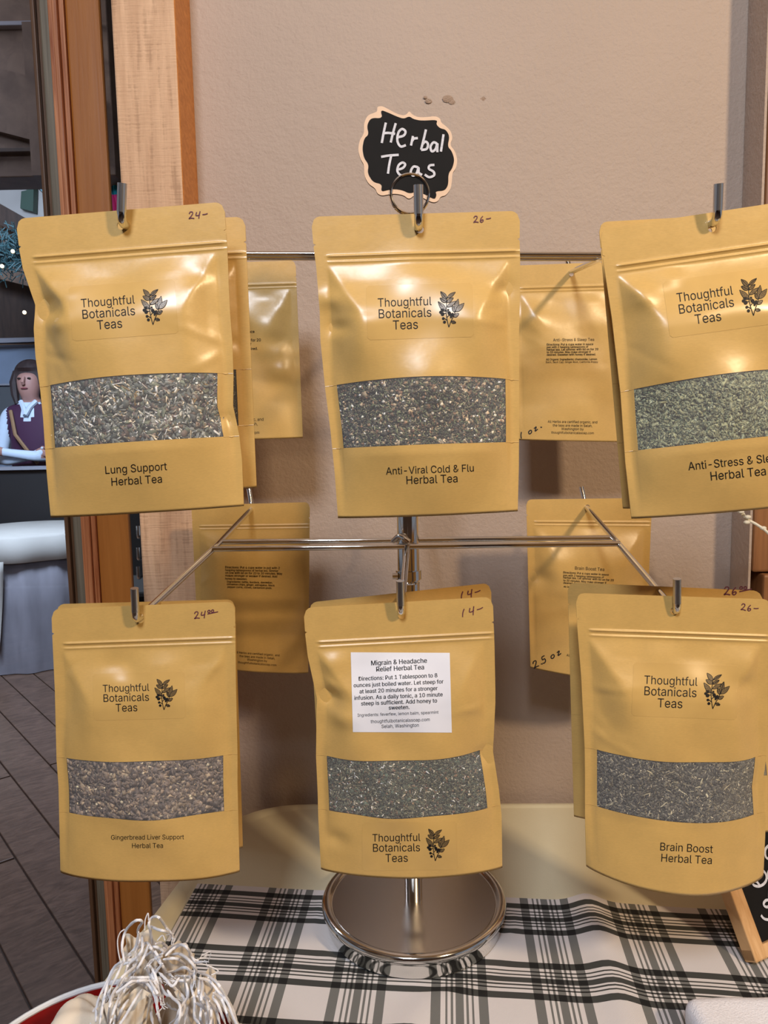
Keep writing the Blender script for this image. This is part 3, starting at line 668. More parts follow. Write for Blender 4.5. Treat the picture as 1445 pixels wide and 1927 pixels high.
H_MIG = (11000, [(6, (1.7, .9, .5), [(74, 76, 60), (58, 60, 48), (90, 90, 72)]), (3, (2.2, .5, .3), [(128, 126, 100), (110, 106, 82)]), (.5, (2.8, .8, .5), WH), (.6, (3.0, 1.8, .5), [(72, 84, 70)]), (.4, (2, 1.2, .8), BR_)], (48, 48, 38))
H_BRAIN = (6500, [(6, (3.2, 1.5, .5), [(78, 74, 66), (62, 60, 52), (98, 94, 82)]), (2, (2.2, 1.2, .5), [(84, 80, 72)]), (1.2, (6.0, .55, .4), [(170, 162, 134), (148, 138, 112)]), (.6, (3.0, .6, .4), [(190, 180, 156)])], (46, 46, 42))
H_DIM = (1800, H_MIG[1], H_MIG[2])
YU, YL = .522, .580
sideN = ([0, .10, .16, .3, .36, .45, .7, .85, 1], [0, 0, .004, .028, .022, .012, .014, .006, 0], [0, 0, -.004, -.012, -.012, -.014, -.012, -.002, 0])
gF = 'front tea pouches'
pouch('tea_pouch', [(30, 412), (422, 380), (459, 952), (96, 974)], YU, 'kraft pouch printed Lung Support, priced 24, upper left front hook', hole=(.50, .048), T=.019, arc=(.012, .004), herbs=H_LUNG, seed=3,
      side=([0, .1, .16, .28, .36, .45, .56, .66, .76, .84, 1], [0, 0, .006, .045, .025, .018, .022, .02, .012, .006, 0], [0, 0, 0, -.004, -.006, -.004, -.010, -.022, 0, .006, 0]),
      dents=((.10, .30, .07, -.004), (.15, .36, .05, .002), (.86, .22, .08, -.002), (.93, .70, .05, -.002)), bot=.008,
      prints=[('brand', 205, 587, 102, -.10), ('lines', [('Lung Support', 257, 888, 116), ('Herbal Tea', 258, 911, 95)], 'tea_name')], notes=[('24-', 356, 399, 13, -.05, 'pen', 1.8)])
pouch('tea_pouch', [(585, 408), (978, 397), (974, 962), (636, 975)], YU, 'kraft pouch printed Anti-Viral Cold & Flu, priced 26, below the chalk sign', hole=(.518, .050), T=.020, arc=(.018, .006), herbs=H_FLU, seed=11,
      side=([0, .1, .16, .3, .4, .56, .7, .85, 1], [0, 0, .004, .002, -.008, -.006, .002, .004, 0], [0, 0, .003, .002, 0, .002, .004, .004, 0]),
      dents=((.06, .27, .06, .003), (.10, .36, .05, -.003), (.45, .19, .16, .002), (.9, .25, .07, -.002)), bot=.008,
      prints=[('brand', 762, 588, 102, -.06), ('lines', [('Anti-Viral Cold & Flu', 809, 890, 165), ('Herbal Tea', 813, 909, 96)], 'tea_name')], notes=[('26-', 891, 407, 12, -.03, 'pen', 1.7)])
pouch('tea_pouch', [(1128, 432), (1524, 372), (1545, 944), (1188, 976)], YU, 'kraft pouch with sage green herbs printed Anti-Stress & Sleep, upper right front hook', hole=(.53, .050), T=.022, arc=(.020, .010), herbs=H_STRESS, seed=5,
      side=([0, .1, .16, .3, .56, .8, 1], [0, 0, .004, .012, .014, 0, 0], [0, 0, 0, -.01, -.01, 0, 0]), dents=((.15, .24, .08, .0025), (.30, .20, .08, .002)), bot=.010,
      prints=[('brand', 1328, 574, 107, -.08), ('lines', [('Anti-Stress & Sleep', 1384, 876, 179), ('Herbal Tea', 1389, 899, 104)], 'tea_name')])
pouch('tea_pouch', [(97, 1146), (442, 1132), (451, 1640), (114, 1641)], YL, 'kraft pouch printed Gingerbread Liver Support, lower left front hook', hole=(.482, .052), T=.014, arc=(.004, .0), herbs=H_GINGER, seed=8, bot=.014,
      side=([0, .1, .3, .56, .66, 1], [0, 0, .004, 0, .006, 0], [0, 0, -.002, 0, -.003, 0]), dents=((.40, .22, .10, -.0022), (.35, .26, .07, .0015)),
      prints=[('brand', 238, 1311, 88, .0), ('lines', [('Gingerbread Liver Support', 278, 1579, 137), ('Herbal Tea', 278, 1595, 58)], 'tea_name')], notes=[('24^00_', 366, 1151, 13, -.10, 'pen', 1.7)])
pouch('tea_pouch', [(571, 1144), (927, 1123), (945, 1632), (604, 1635)], YL, 'kraft pouch with white Migrain & Headache sticker, lower middle front hook', hole=(.516, .048), T=.016, arc=(-.002, -.004), herbs=H_MIG, seed=21, bot=.014,
      side=([0, .1, .18, .34, .38, .56, .7, .8, 1], [0, 0, .006, .040, .034, .014, .010, .004, 0], [0, 0, 0, -.004, -.006, -.028, -.004, .006, 0]), dents=((.08, .33, .05, -.004), (.15, .40, .07, .003), (.14, .2, .07, .002), (.94, .57, .07, -.003), (.10, .87, .06, -.002)),
      prints=[('white', 660, 1228, 846, 1377, [('Migrain & Headache', 751, 1249, 105, True), ('Relief Herbal Tea', 753, 1261, 90, True), ('Directions: Put 1 Tablespoon to 8', 749, 1277, 148, True), ('ounces just boiled water. Let steep for', 750, 1289, 169, True),
              ('at least 20 minutes for a stronger', 750, 1301, 147, True), ('infusion. As a daily tonic, a 10 minute', 750, 1313, 166, True), ('steep is sufficient. Add honey to', 751, 1324, 143, True), ('sweeten.', 751, 1334, 39, True),
              ('Ingredients: feverfew, lemon balm, spearmint', 749, 1345, 152), ('thoughtfulbotanicalssoap.com', 753, 1358, 111), ('Selah, Washington', 753, 1368, 70)]),
              ('brand', 746, 1593, 91, .0)], notes=[('14-', 868, 1146, 15, -.22, 'pen', 1.7)])
pouch('tea_pouch', [(1083, 1116), (1452, 1128), (1436, 1647), (1103, 1630)], YL-.004, 'kraft pouch printed Brain Boost, priced 26, lower right front hook', hole=(.50, .052), T=.018, arc=(-.008, -.012), herbs=H_BRAIN, seed=13, bot=.022,
      side=([0, .1, .3, .56, .66, .8, 1], [0, 0, .012, .016, .012, .004, 0], [0, 0, -.004, -.004, -.02, .004, 0]), dents=((.20, .2, .1, .002), (.85, .30, .08, -.003)), bottom_sag=.03,
      prints=[('brand', 1261, 1300, 101, .0), ('lines', [('Brain Boost', 1291, 1602, 99), ('Herbal Tea', 1291, 1623, 95)], 'tea_name')], notes=[('26-', 1394, 1135, 12, .14, 'pen', 1.7)])
# second pouches hanging behind, on the same hooks
pouch('tea_pouch', [(78, 424), (461, 408), (483, 917), (122, 936)], YU+.032, 'kraft pouch hanging behind the Lung Support pouch, dark herbs at its right edge', T=.014, herbs=H_DIM, seed=31, detail=.6, hole=(.485, .055),
      prints=[('brand', 250, 590, 96, 0)])
pouch('tea_pouch', [(1126, 418), (1498, 398), (1518, 940), (1172, 957)], YU+.030, 'kraft pouch mostly hidden behind the green-herb pouch, upper right', T=.012, herbs=H_DIM, seed=32, detail=.6, hole=(.55, .05))
pouch('tea_pouch', [(106, 1137), (442, 1128), (457, 1594), (130, 1600)], YL+.030, 'kraft pouch hidden behind the Gingerbread pouch, its right edge peeking out', T=.010, herbs=H_DIM, seed=33, detail=.6, hole=(.485, .055))
pouch('tea_pouch', [(581, 1134), (924, 1097), (930, 1600), (610, 1612)], YL+.030, 'kraft pouch behind the white-sticker pouch, top edge priced 14 showing', T=.012, herbs=H_DIM, seed=34, detail=.6, hole=(.51, .058),
      notes=[('14-', 866, 1113, 14, -.2, 'pen', 1.9)])
pouch('tea_pouch', [(1068, 1096), (1433, 1112), (1480, 1562), (1080, 1536)], YL+.034, 'kraft pouch behind the Brain Boost pouch, top edge priced 26 showing', T=.012, herbs=H_DIM, seed=35, detail=.6, hole=(.49, .058),
      notes=[('26^00_', 1362, 1104, 15, .0, 'pen', 2.2)])
# pouches on the far side of the rack, plain backs towards us
BOT = ['All Herbs are certified organic, and', 'the teas are made in Selah,', 'Washington by', 'thoughtfulbotanicalssoap.com']
def bottom_text(cx_, y, w_): return [(BOT[0], cx_, y, w_), (BOT[1], cx_, y+w_*.075, w_*.80), (BOT[2], cx_, y+w_*.145, w_*.45), (BOT[3], cx_, y+w_*.22, w_*.86)]
DIR = ['Directions: Put 4 cups water in sauce', 'pan with 2 heaping tablespoons of', 'herbal tea. Let simmer with lid on for 20', 'to 30 minutes. May make stronger if', 'desired. Sweeten with honey if desired.']
def dir_text(cx_, y, w_, lines, dy): return [(s_, cx_-(1-len(s_)/41)*w_*.5, y+i*dy, w_*len(s_)/41, True) for i, s_ in enumerate(lines)]
YBU, YBL = .885, .880
pouch('tea_pouch', [(338, 497), (556, 490), (570, 824), (350, 830)], YBU, 'kraft pouch seen from its back on the far upper left hook', T=.010, window=False, seed=41, detail=.7, hole=(.43, .055), dents=((.82, .45, .1, -.003), (.85, .62, .1, .003)),
      prints=[('lines', dir_text(430, 628, 122, DIR, 8)+bottom_text(440, 793, 112))])
pouch('tea_pouch', [(965, 500), (1182, 492), (1190, 832), (975, 828)], YBU, 'kraft pouch seen from its back, printed Anti-Stress & Sleep Tea, far upper right hook', T=.012, window=False, seed=42, detail=.7, hole=(.505, .058), dents=((.1, .3, .12, .003),),
      prints=[('lines', [('Anti-Stress & Sleep Tea', 1079, 642, 77)]+dir_text(1077, 650, 97, DIR, 4.8)+[('All Organic Ingredients: chamomile, Lemon', 1075, 678, 96, True), ('Balm, Skull Cap, Ginger Root, California Poppy', 1076, 683, 98)]+bottom_text(1077, 796, 93))],
      notes=[('1 oz.', 978, 815, 11, -.55, 'marker', 2.0)])
pouch('tea_pouch', [(360, 951), (583, 945), (580, 1266), (375, 1250)], YBL, 'kraft pouch seen from its back on the far lower left hook', T=.010, window=False, seed=43, detail=.7, hole=(.50, .038),
      prints=[('lines', dir_text(474, 1070, 100, ['Directions: Put 4 cups water in pot with 2', 'heaping tablespoons of herbal tea. Simmer', 'on low with lid on for 20 to 30 minutes. May', 'makes stronger or weaker if desired. Add', 'honey to sweeten.'], 5.2)+
              [('Ingredients: nettle, burdock, dandelion,', 470, 1097, 86, True), ('cinnamon chips, ginger, astragalus, black', 472, 1102, 90, True), ('pepper corns, cloves, cardamom pods.', 470, 1107, 84, True)]+bottom_text(484, 1232, 84))])
pouch('tea_pouch', [(990, 940), (1227, 937), (1212, 1284), (998, 1256)], YBL, 'kraft pouch seen from its back, printed Brain Boost Tea, far lower right hook', T=.014, window=False, seed=44, detail=.7, hole=(.487, .045), dents=((.1, .45, .08, -.003),),
      prints=[('lines', [('Brain Boost Tea', 1109, 1073, 55)]+dir_text(1107, 1081, 95, DIR, 5)+[('All Organic Ingredients: ginkgo,', 1090, 1107, 60, True)]+bottom_text(1110, 1240, 90))],
      notes=[('2.5 oz', 1003, 1246, 12, -.55, 'marker', 2.0)])
# ------------------------------------------------------------------ chrome rack
PX, PY = .0228, .737
rack = empty('display_rack', (PX, PY, TZ), 'chrome two-tier rotating countertop rack with round base carrying the pouches', 'display rack')
O = (PX, PY, TZ)
b = MB(); b.lathe([(.0, .0), (.086, .0), (.0885, .002), (.0885, .014), (.091, .017), (.0935, .0195), (.0938, .022), (.0925, .0250), (.0895, .0265), (.0865, .0258), (.0845, .0235), (.083, .0225), (.0, .0225)], 96)
base = b.build('base', [M['chrome']], rack, True); base.location = (0, 0, .0018)
b = MB(); b.lathe([(.0, .0226), (.0828, .0226), (.0828, .0230), (.0, .0232)], 96); b.build('base_plate', M['chrome_soft'], rack, True).location = (0, 0, .0018)
b = MB(); b.tube([(0, 0, .024), (0, 0, .24)], .0088, 24); b.lathe([(.0088, .062), (.0104, .0625), (.0112, .065), (.0104, .0675), (.0088, .068)], 24); b.build('lower_pole', M['chrome'], rack, True)
zc = P(770, 1078, PY)[2]-TZ
b = MB(); b.tube([(0, 0, .235), (0, 0, .64)], .0105, 24); b.build('upper_pole', M['chrome'], rack, True)
b = MB(); b.lathe([(.0106, zc-.006), (.0124, zc-.006), (.0124, zc+.003), (.0106, zc+.003)], 24); b.tube([(-.0158, -.006, zc-.0015), (-.0105, -.006, zc-.0015)], .0032, 12); b.lathe([(.0106, zc-.010), (.0113, zc-.0085), (.0106, zc-.007)], 24)
b.build('collar', M['chrome'], rack, True)
def wpt(p): return tuple(np.array(p)-np.array(O))
RR = .0029
def tier(holes_f, holes_b, tips, y_f, y_b, bar_l, bar_r, ybar, mids):
    # crossbars (front and rear wire)
    for k, (l, r) in enumerate(zip(bar_l, bar_r)):
        b_ = MB(); yy = ybar[k]; b_.tube([wpt(P(*l, yy)), wpt(P(*r, yy))], RR*.95, 12); b_.build('crossbar', M['chrome'], rack, True)
    for k, (hf, hb, tf, md) in enumerate(zip(holes_f, holes_b, tips, mids)):
        a = P(*hf, y_f-.001); m_ = P(*md, (ybar[0]+ybar[1])/2); c = P(*hb, y_b)
        dirf = (a-m_)/np.linalg.norm(a-m_); dirb = (c-m_)/np.linalg.norm(c-m_)
        e1 = a+dirf*.007; tip = P(tf[0], tf[1], e1[1]-.004); e2 = c+dirb*.006; t2_ = e2+np.array([-.004, .006, .022])
        b_ = MB(); b_.tube([wpt(tip), wpt(e1), wpt(m_+(0, 0, 0.0)), wpt(e2), wpt(t2_)], RR, 12, fillet=.007)
        b_.build('hook_arm', M['steel'] if False else M['chrome'], rack, True)
        s_ = MB(); d = (tip-e1); d /= np.linalg.norm(d); s_.tube([wpt(tip+d*.0004), wpt(tip-d*np.linalg.norm(tip-e1)*.70)], RR*1.06, 12); s_.build('hook_tip', M['steel'], rack, True)
tier([(236, 424), (787, 428), (1340, 420)], [(432, 512), (760, 512), (1075, 512)], [(230, 346), (787, 349), (1352, 347)], YU, YBU,
     [(405, 478), (405, 484)], [(1135, 480), (1128, 486)], [.722, .745], [(405, 484), (768, 483), (1129, 487)])
tier([(263, 1162), (755, 1150), (1268, 1147)], [(472, 959), (785, 955), (1104, 955)], [(253, 1108), (753, 1094), (1274, 1090)], YL, YBL,
     [(415, 1020), (400, 1033)], [(1150, 1012), (1166, 1023)], [.752, .724], [(408, 1027), (767, 1020), (1158, 1017)])
b = MB(); p = P(752, 1012, .724)
b.tube([wpt(P(740, 1018, .735)), wpt(P(750, 1008, .728)), wpt(P(760, 1012, .722)), wpt(P(770, 1020, .720))], RR*.9, 10, fillet=.004); b.build('wire_loop', M['chrome'], rack, True)
# ring clip holding the chalk sign
YS = .700; zs0 = PY
b = MB(); cc = P(771, 366, YS); rad = .0165
for dy_ in (-.0022, .0022):
    pts = [wpt(cc+np.array([rad*1.0*math.cos(a), dy_+.0*a, rad*1.0*math.sin(a)])) for a in np.linspace(-.65*math.pi, 1.45*math.pi, 40)]
    b.tube(pts, .0014, 8)
topz = P(770, 430, YS)
b.tube([wpt(cc+np.array([-.003, 0, -rad])), wpt(np.array([PX, PY-.012, TZ+.655])), (0, 0, .64)], .0016, 8, fillet=.01)
b.build('ring_clip', M['chrome'], rack, True)
b = MB(); b.lathe([(0, .646), (.006, .645), (.0105, .640), (.0105, .634)], 24); b.build('pole_cap', M['chrome'], rack, True)
# ------------------------------------------------------------------ chalk sign
SO = P(770, 290, YS)
sg = empty('chalk_sign', tuple(SO), 'small scalloped black chalk sign lettered Herbal Teas, clipped above the rack', 'sign')
def zs(pts, Y=YS): return [tuple((P(560+x/3.284, 180+y/3.284, Y)-SO)[[0, 2]]) for x, y in pts]
OUT = [(492, 72), (522, 68), (565, 90), (610, 115), (650, 127), (672, 121), (690, 98), (706, 120), (740, 137), (790, 138), (850, 130), (880, 145), (886, 172), (915, 192), (945, 222), (957, 265), (940, 308), (970, 345), (987, 400), (978, 452), (955, 482), (952, 535), (944, 582), (915, 620), (882, 627), (868, 655), (842, 664), (812, 655), (770, 632), (725, 615), (688, 645), (655, 618), (600, 608), (560, 614), (520, 622), (492, 608), (480, 576), (440, 550), (412, 500), (412, 432), (388, 395), (374, 340), (382, 282), (412, 235), (410, 175), (432, 125), (480, 108), (492, 100)]
INN = [(512, 92), (560, 110), (615, 135), (655, 148), (690, 132), (715, 150), (765, 160), (864, 154), (855, 182), (878, 206), (915, 215), (938, 255), (925, 318), (952, 348), (968, 400), (955, 452), (930, 485), (930, 555), (908, 590), (850, 594), (858, 618), (846, 646), (785, 612), (735, 596), (690, 608), (650, 588), (600, 580), (560, 586), (515, 597), (522, 550), (465, 537), (432, 482), (440, 430), (410, 388), (400, 330), (412, 268), (440, 245), (428, 190), (452, 142), (525, 145)]
def chaikin(p, t=.22):
    o_ = []
    for a, c in zip(p, p[1:]+p[:1]): o_ += [(a[0]+(c[0]-a[0])*t, a[1]+(c[1]-a[1])*t), (c[0]-(c[0]-a[0])*t, c[1]-(c[1]-a[1])*t)]
    return o_
OUT = chaikin(chaikin(OUT)); INN = chaikin(chaikin(INN))
b = MB(); b.prism(zs(OUT), -.0015, .0015, 0, mi_side=1); b.build('wooden_rim', [M['rim_wood'], M['rim_edge']], sg)
b = MB(); b.prism(zs(INN), -.0018, -.0010, 0); b.build('blackboard', M['slate'], sg)
TXT = [[(545, 172), (532, 232), (520, 298)], [(606, 176), (590, 232), (575, 295)], [(530, 238), (562, 236), (602, 242)],
       [(622, 262), (655, 252), (666, 228), (645, 212), (622, 235), (616, 285), (636, 320), (668, 312)], [(712, 255), (706, 285), (700, 314)], [(704, 290), (718, 272), (742, 268)],
       [(792, 215), (778, 275), (762, 340)], [(768, 310), (788, 290), (804, 305), (796, 335), (762, 342)], [(860, 302), (838, 295), (820, 322), (828, 350), (850, 338), (862, 302), (862, 330), (862, 356)], [(900, 245), (892, 300), (884, 352)],
       [(516, 384), (565, 376), (624, 372)], [(578, 376), (566, 432), (558, 488)], [(614, 464), (648, 454), (664, 432), (648, 420), (624, 436), (616, 472), (636, 498), (668, 494)],
       [(742, 448), (715, 445), (698, 476), (712, 500), (734, 486), (746, 450), (748, 482), (768, 496)], [(844, 434), (815, 438), (810, 458), (838, 476), (842, 498), (812, 510), (784, 494)]]
b = MB()
for k_, st in enumerate(TXT):
    V2, F2 = ribbon(zs([tuple(p) for p in smooth_line(st)]), .0020)
    V3 = [(v[0], -.0020-.00004*k_-4e-6*i_, v[1]) for i_, v in enumerate(V2)]; b.add(V3, F2)
b.build('lettering', M['chalk'], sg)
# ------------------------------------------------------------------ framed chalkboard on the right
cb = G(1414, 1812, TZ+.006); CB_W = .25; Hb = .112; PSI = math.radians(26); tilt = math.radians(30)
bo = empty('framed_chalkboard', tuple(cb), 'pine framed chalkboard with white cursive lettering, leaning at the right edge', 'sign')
CBM = Matrix.Rotation(PSI, 3, 'Z') @ Matrix.Rotation(-tilt, 3, 'X'); bo.rotation_euler = CBM.to_euler()
def on_board(px, py):
    r = ray(px, py); o = np.array([0, 0, CZ]); nb = np.array(CBM @ Vector((0, 1, 0))); t = np.dot(cb-o, nb)/np.dot(r, nb)
    v = CBM.transposed() @ Vector(o+r*t-cb); return (v.x, v.z)
# frame in local xz plane (x right, z up)
fw = .0155
for nm, x0, x1, z0, z1 in (('frame_rail', 0, CB_W, 0, fw*.75), ('frame_rail', 0, CB_W, Hb-fw*.8, Hb), ('frame_stile', 0, fw, .0005, Hb-.0005), ('frame_stile', CB_W-fw, CB_W, .0005, Hb-.0005)):
    b = MB(); b.box(x0, x1, -.006 if 'rail' in nm else -.0063, .008, z0, z1, bev=.0012); b.build(nm, M['sign_wood'], bo)
b = MB(); b.box(fw*.6, CB_W-fw*.6, -.001, .004, fw*.5, Hb-fw*.5); b.build('blackboard', M['slate'], bo)
# easel foot
b = MB(); b.box(.12, .135, .010, .014, .02, Hb-.02); b.build('easel_leg', M['sign_wood'], bo)
CBT = []
# ------------------------------------------------------------------ foam, twig
fo = G(1330, 1905, TZ+.02)
x0 = G(1284, 1890, TZ+.028); bm = bmesh.new(); bmesh.ops.create_cube(bm, size=1)
for v in bm.verts: v.co = Vector((v.co.x*.17, v.co.y*.09, v.co.z*.030))
bmesh.ops.bevel(bm, geom=bm.edges[:], offset=.011, segments=5, affect='EDGES', profile=.5); bmesh.ops.subdivide_edges(bm, edges=[e for e in bm.edges if e.calc_length() > .03], cuts=14, use_grid_fill=True)
for v in bm.verts: v.co += Vector((0, .0012*math.sin(v.co.x*90), .0012*math.sin(v.co.x*60+v.co.y*50)))
me_ = bpy.data.meshes.new('foam_block'); bm.to_mesh(me_); bm.free(); me_.materials.append(M['foam'])
fm = link_mesh('foam_block', me_, None, True); fm.location = (x0[0]+.084, x0[1]-.043, TZ+.0215); fm.rotation_euler = (0, 0, -.03)
tag(fm, 'white foam sheet folded on the plaid cloth, bottom right corner', 'foam')
tw = empty('white_twig', (.70, .86, TZ), 'white decorative twig with buds reaching in at the right edge', 'twig')
pts = [P(1393, 962, .86), P(1404, 976, .858), P(1425, 988, .855), P(1448, 1006, .85), P(1490, 1060, .85), np.array([.60, .85, 1.0]), np.array([.70, .86, TZ])]
O2 = np.array([.70, .86, TZ])
b = MB(); b.tube([p-O2 for p in smooth_line(pts, 6)], .0016, 8); b.tube([P(1404, 976, .858)-O2, P(1400, 966, .855)-O2, P(1394, 968, .853)-O2], .0009, 6); b.build('stem', M['twig'], tw, True)
for px, py in ((1407, 973), (1405, 983), (1436, 994), (1394, 963)):
    b = MB(); b.sphere(P(px, py, .853)-O2, .0030, sc=(1.3, 1, .8)); b.build('bud', M['twig'], tw, True)
# vase off frame carrying the twig
b = MB(); b.lathe([(0, 0), (.03, 0), (.036, .03), (.03, .08), (.018, .11), (.022, .13), (.019, .13), (.015, .11), (.0, .105)], 32)
vs_ = b.build('bud_vase', M['enamel_white'], None, True); vs_.location = (.70, .86, TZ-.0018); tag(vs_, 'small white vase right of the chalkboard holding the twig', 'vase')
# ------------------------------------------------------------------ bowl with muslin bags
BZ = TZ+.085
pr = [G(x, y, BZ)[:2] for x, y in ((31, 1919), (86, 1877), (156, 1853), (215, 1847), (432, 1893))]
A = np.array([[2*p[0], 2*p[1], 1] for p in pr]); rhs = np.array([p[0]**2+p[1]**2 for p in pr]); so = np.linalg.lstsq(A, rhs, rcond=None)[0]
bc = so[:2]; br = math.sqrt(so[2]+bc@bc); print('BOWL', bc, br)
bw = empty('enamel_bowl', (bc[0], bc[1], TZ+.002), 'red enamel bowl with white rim full of muslin bags, bottom left', 'bowl')
b = MB(); b.lathe([(0, .0), (br*.55, .0), (br*.72, .012), (br*.90, .045), (br*.975, .080)], 64); b.build('outer_wall', M['enamel_white'], bw, True)
b = MB(); b.lathe([(br*.965, .080), (br*.88, .047), (br*.70, .016), (br*.5, .006), (0, .006)], 64); b.build('inner_wall', M['enamel_red'], bw, True)
b = MB(); b.lathe([(br*.970+.0022*math.cos(a)+.001, .081+.0022*math.sin(a)) for a in np.linspace(0, 2*math.pi, 9)[:-1]], 64, close=True); b.build('rim', M['enamel_white'], bw, True)
BO = np.array([bc[0], bc[1], TZ+.002])
gm = 'muslin bags in the bowl'
def muslin(loc, d, r, h, seed, lab):
    rs = random.Random(seed); root = empty('muslin_bag', tuple(loc), lab, 'bag')
    n, m = 110, 26; V = []; ph = rs.uniform(0, 6)
    for i in range(m+1):
        t = i/m
        rr = r*math.sin(math.pi*min(1, t/.70)*.86+.08)**.65 if t < .70 else r*(.40+.30*((t-.70)/.30)**1.5)
        for j in range(n):
            a = 2*math.pi*j/n; pl = 1+(.025+.13*max(0, t-.45))*math.sin(11*a+ph+1.5*t)+.05*math.sin(3*a+4*t+ph)
            V.append((rr*pl*math.cos(a), rr*pl*.60*math.sin(a), h*t+.003*math.sin(4*a+ph)*t*t))
    Fc = [(i*n+j, i*n+(j+1) % n, (i+1)*n+(j+1) % n, (i+1)*n+j) for i in range(m) for j in range(n)]+[tuple(range(n))[::-1]]
    mk('cloth', V, Fc, M['muslin'], root, True)
    b_ = MB(); b_.tube([(r*.42*math.cos(a), r*.27*math.sin(a), h*.71) for a in np.linspace(0, 2*math.pi, 18)], .0010, 6); b_.build('tie', M['cotton'], root, True)
    root.rotation_mode = 'QUATERNION'; root.rotation_quaternion = Vector(d).to_track_quat('Z', 'Y'); root['m'] = 0; del root['m']; return root
YC = bc[1]+.012
def mbag(b0, y0_, t0, y1_, r, sd, lab):
    p = P(*b0, y0_); q = P(*t0, y1_); p = p if sd < 0 else q+(p-q)*((q[2]-(TZ+.016+r*.2))/(q[2]-p[2])); return muslin(p, q-p, r, float(np.linalg.norm(q-p)), abs(sd), lab)
bags = [mbag((92, 1985), YC-.005, (225, 1908), YC, .034, -1, 'muslin bag lying across the left of the red bowl'),
        mbag((262, 1950), YC+.010, (268, 1778), YC+.014, .023, 2, 'upright muslin bag at the middle of the bowl under the cord tangle'),
        mbag((345, 1960), YC+.022, (326, 1795), YC+.016, .020, 3, 'muslin bag leaning at the right of the bowl'),
        mbag((395, 1985), YC-.014, (366, 1850), YC-.006, .020, 4, 'muslin bag at the front right of the bowl'),
        mbag((238, 2010), YC-.030, (236, 1880), YC-.022, .022, 5, 'muslin bag at the front of the bowl by the bottom edge')]
BM = lambda par: (Matrix.Translation(par.location) @ par.rotation_quaternion.to_matrix().to_4x4()).inverted()
YC = bc[1]+.012
def z7(pts): return [(x/3.141, 1690+y/3.141) for x, y in pts]
CORD = [[(735, 375), (722, 280), (745, 190), (800, 135), (840, 140), (815, 190), (825, 260), (800, 320)], [(905, 280), (890, 200), (880, 150), (900, 115), (940, 115), (980, 170), (1015, 215), (1020, 240)], [(890, 165), (930, 185), (970, 195), (1002, 205)],
  [(590, 744), (610, 620), (640, 500), (690, 420), (760, 380), (850, 380), (900, 420), (930, 500), (940, 560)], [(640, 640), (670, 560), (740, 480), (830, 470), (900, 470)], [(750, 360), (800, 310), (860, 265), (890, 290), (920, 350), (960, 400), (975, 430)],
  [(920, 270), (960, 265), (990, 300), (960, 330)], [(970, 330), (1020, 290), (1070, 275), (1110, 300), (1130, 360), (1145, 420)], [(1000, 340), (1060, 330), (1120, 370), (1160, 430), (1130, 460), (1070, 460)], [(1170, 440), (1230, 460), (1290, 510), (1340, 590), (1380, 670), (1400, 744)],
  [(1150, 385), (1200, 375)], [(650, 744), (700, 600), (780, 510), (840, 490), (890, 530), (920, 600), (935, 680), (950, 744)], [(1000, 500), (1050, 550), (1090, 600), (1080, 680), (1030, 744)], [(1140, 430), (1130, 520), (1150, 600), (1150, 700), (1180, 744)],
  [(1210, 560), (1240, 620), (1250, 700), (1240, 760)], [(1160, 580), (1210, 590), (1230, 640), (1235, 744)], [(640, 744), (650, 640), (670, 560), (720, 500)], [(880, 480), (930, 560), (960, 590)], [(1230, 470), (1250, 520), (1230, 580), (1270, 640), (1300, 744)],
  [(820, 200), (800, 290), (740, 360), (700, 440), (660, 520)], [(860, 270), (820, 340), (800, 400), (720, 470), (680, 560)], [(930, 400), (900, 450), (930, 520), (950, 600)], [(1060, 470), (1020, 520), (980, 480), (940, 440)], [(1100, 500), (1110, 580), (1060, 660), (1040, 744)],
  [(760, 600), (720, 660), (690, 744)], [(870, 400), (890, 470), (920, 560), (930, 640)], [(980, 440), (1040, 430), (1090, 410), (1140, 440)], [(1180, 460), (1200, 520), (1190, 600), (1240, 680), (1260, 744)], [(840, 540), (800, 600), (740, 700), (700, 760)], [(1260, 560), (1310, 600), (1340, 680), (1360, 744)], [(1090, 460), (1100, 540), (1110, 640), (1090, 744)]]
THIN = [[(715, 385), (700, 320), (695, 250), (710, 205), (735, 185)], [(855, 190), (858, 130), (875, 90), (878, 130)], [(1170, 385), (1230, 400), (1290, 430), (1250, 455)], [(930, 250), (960, 220), (975, 250)], [(1080, 680), (1000, 744)], [(1270, 640), (1320, 700), (1330, 744)], [(1100, 660), (1060, 700), (1040, 744)], [(1150, 360), (1190, 380), (1210, 370)], [(640, 560), (650, 640), (655, 700)], [(1290, 560), (1330, 640), (1380, 690)]]
rs = random.Random(4)
for c_ in CORD[3:22]:
    dx_, dy_ = rs.uniform(-40, 40), rs.uniform(-10, 50); CORD.append([(x+dx_+rs.uniform(-12, 12), y+dy_+rs.uniform(-12, 12)) for x, y in c_])
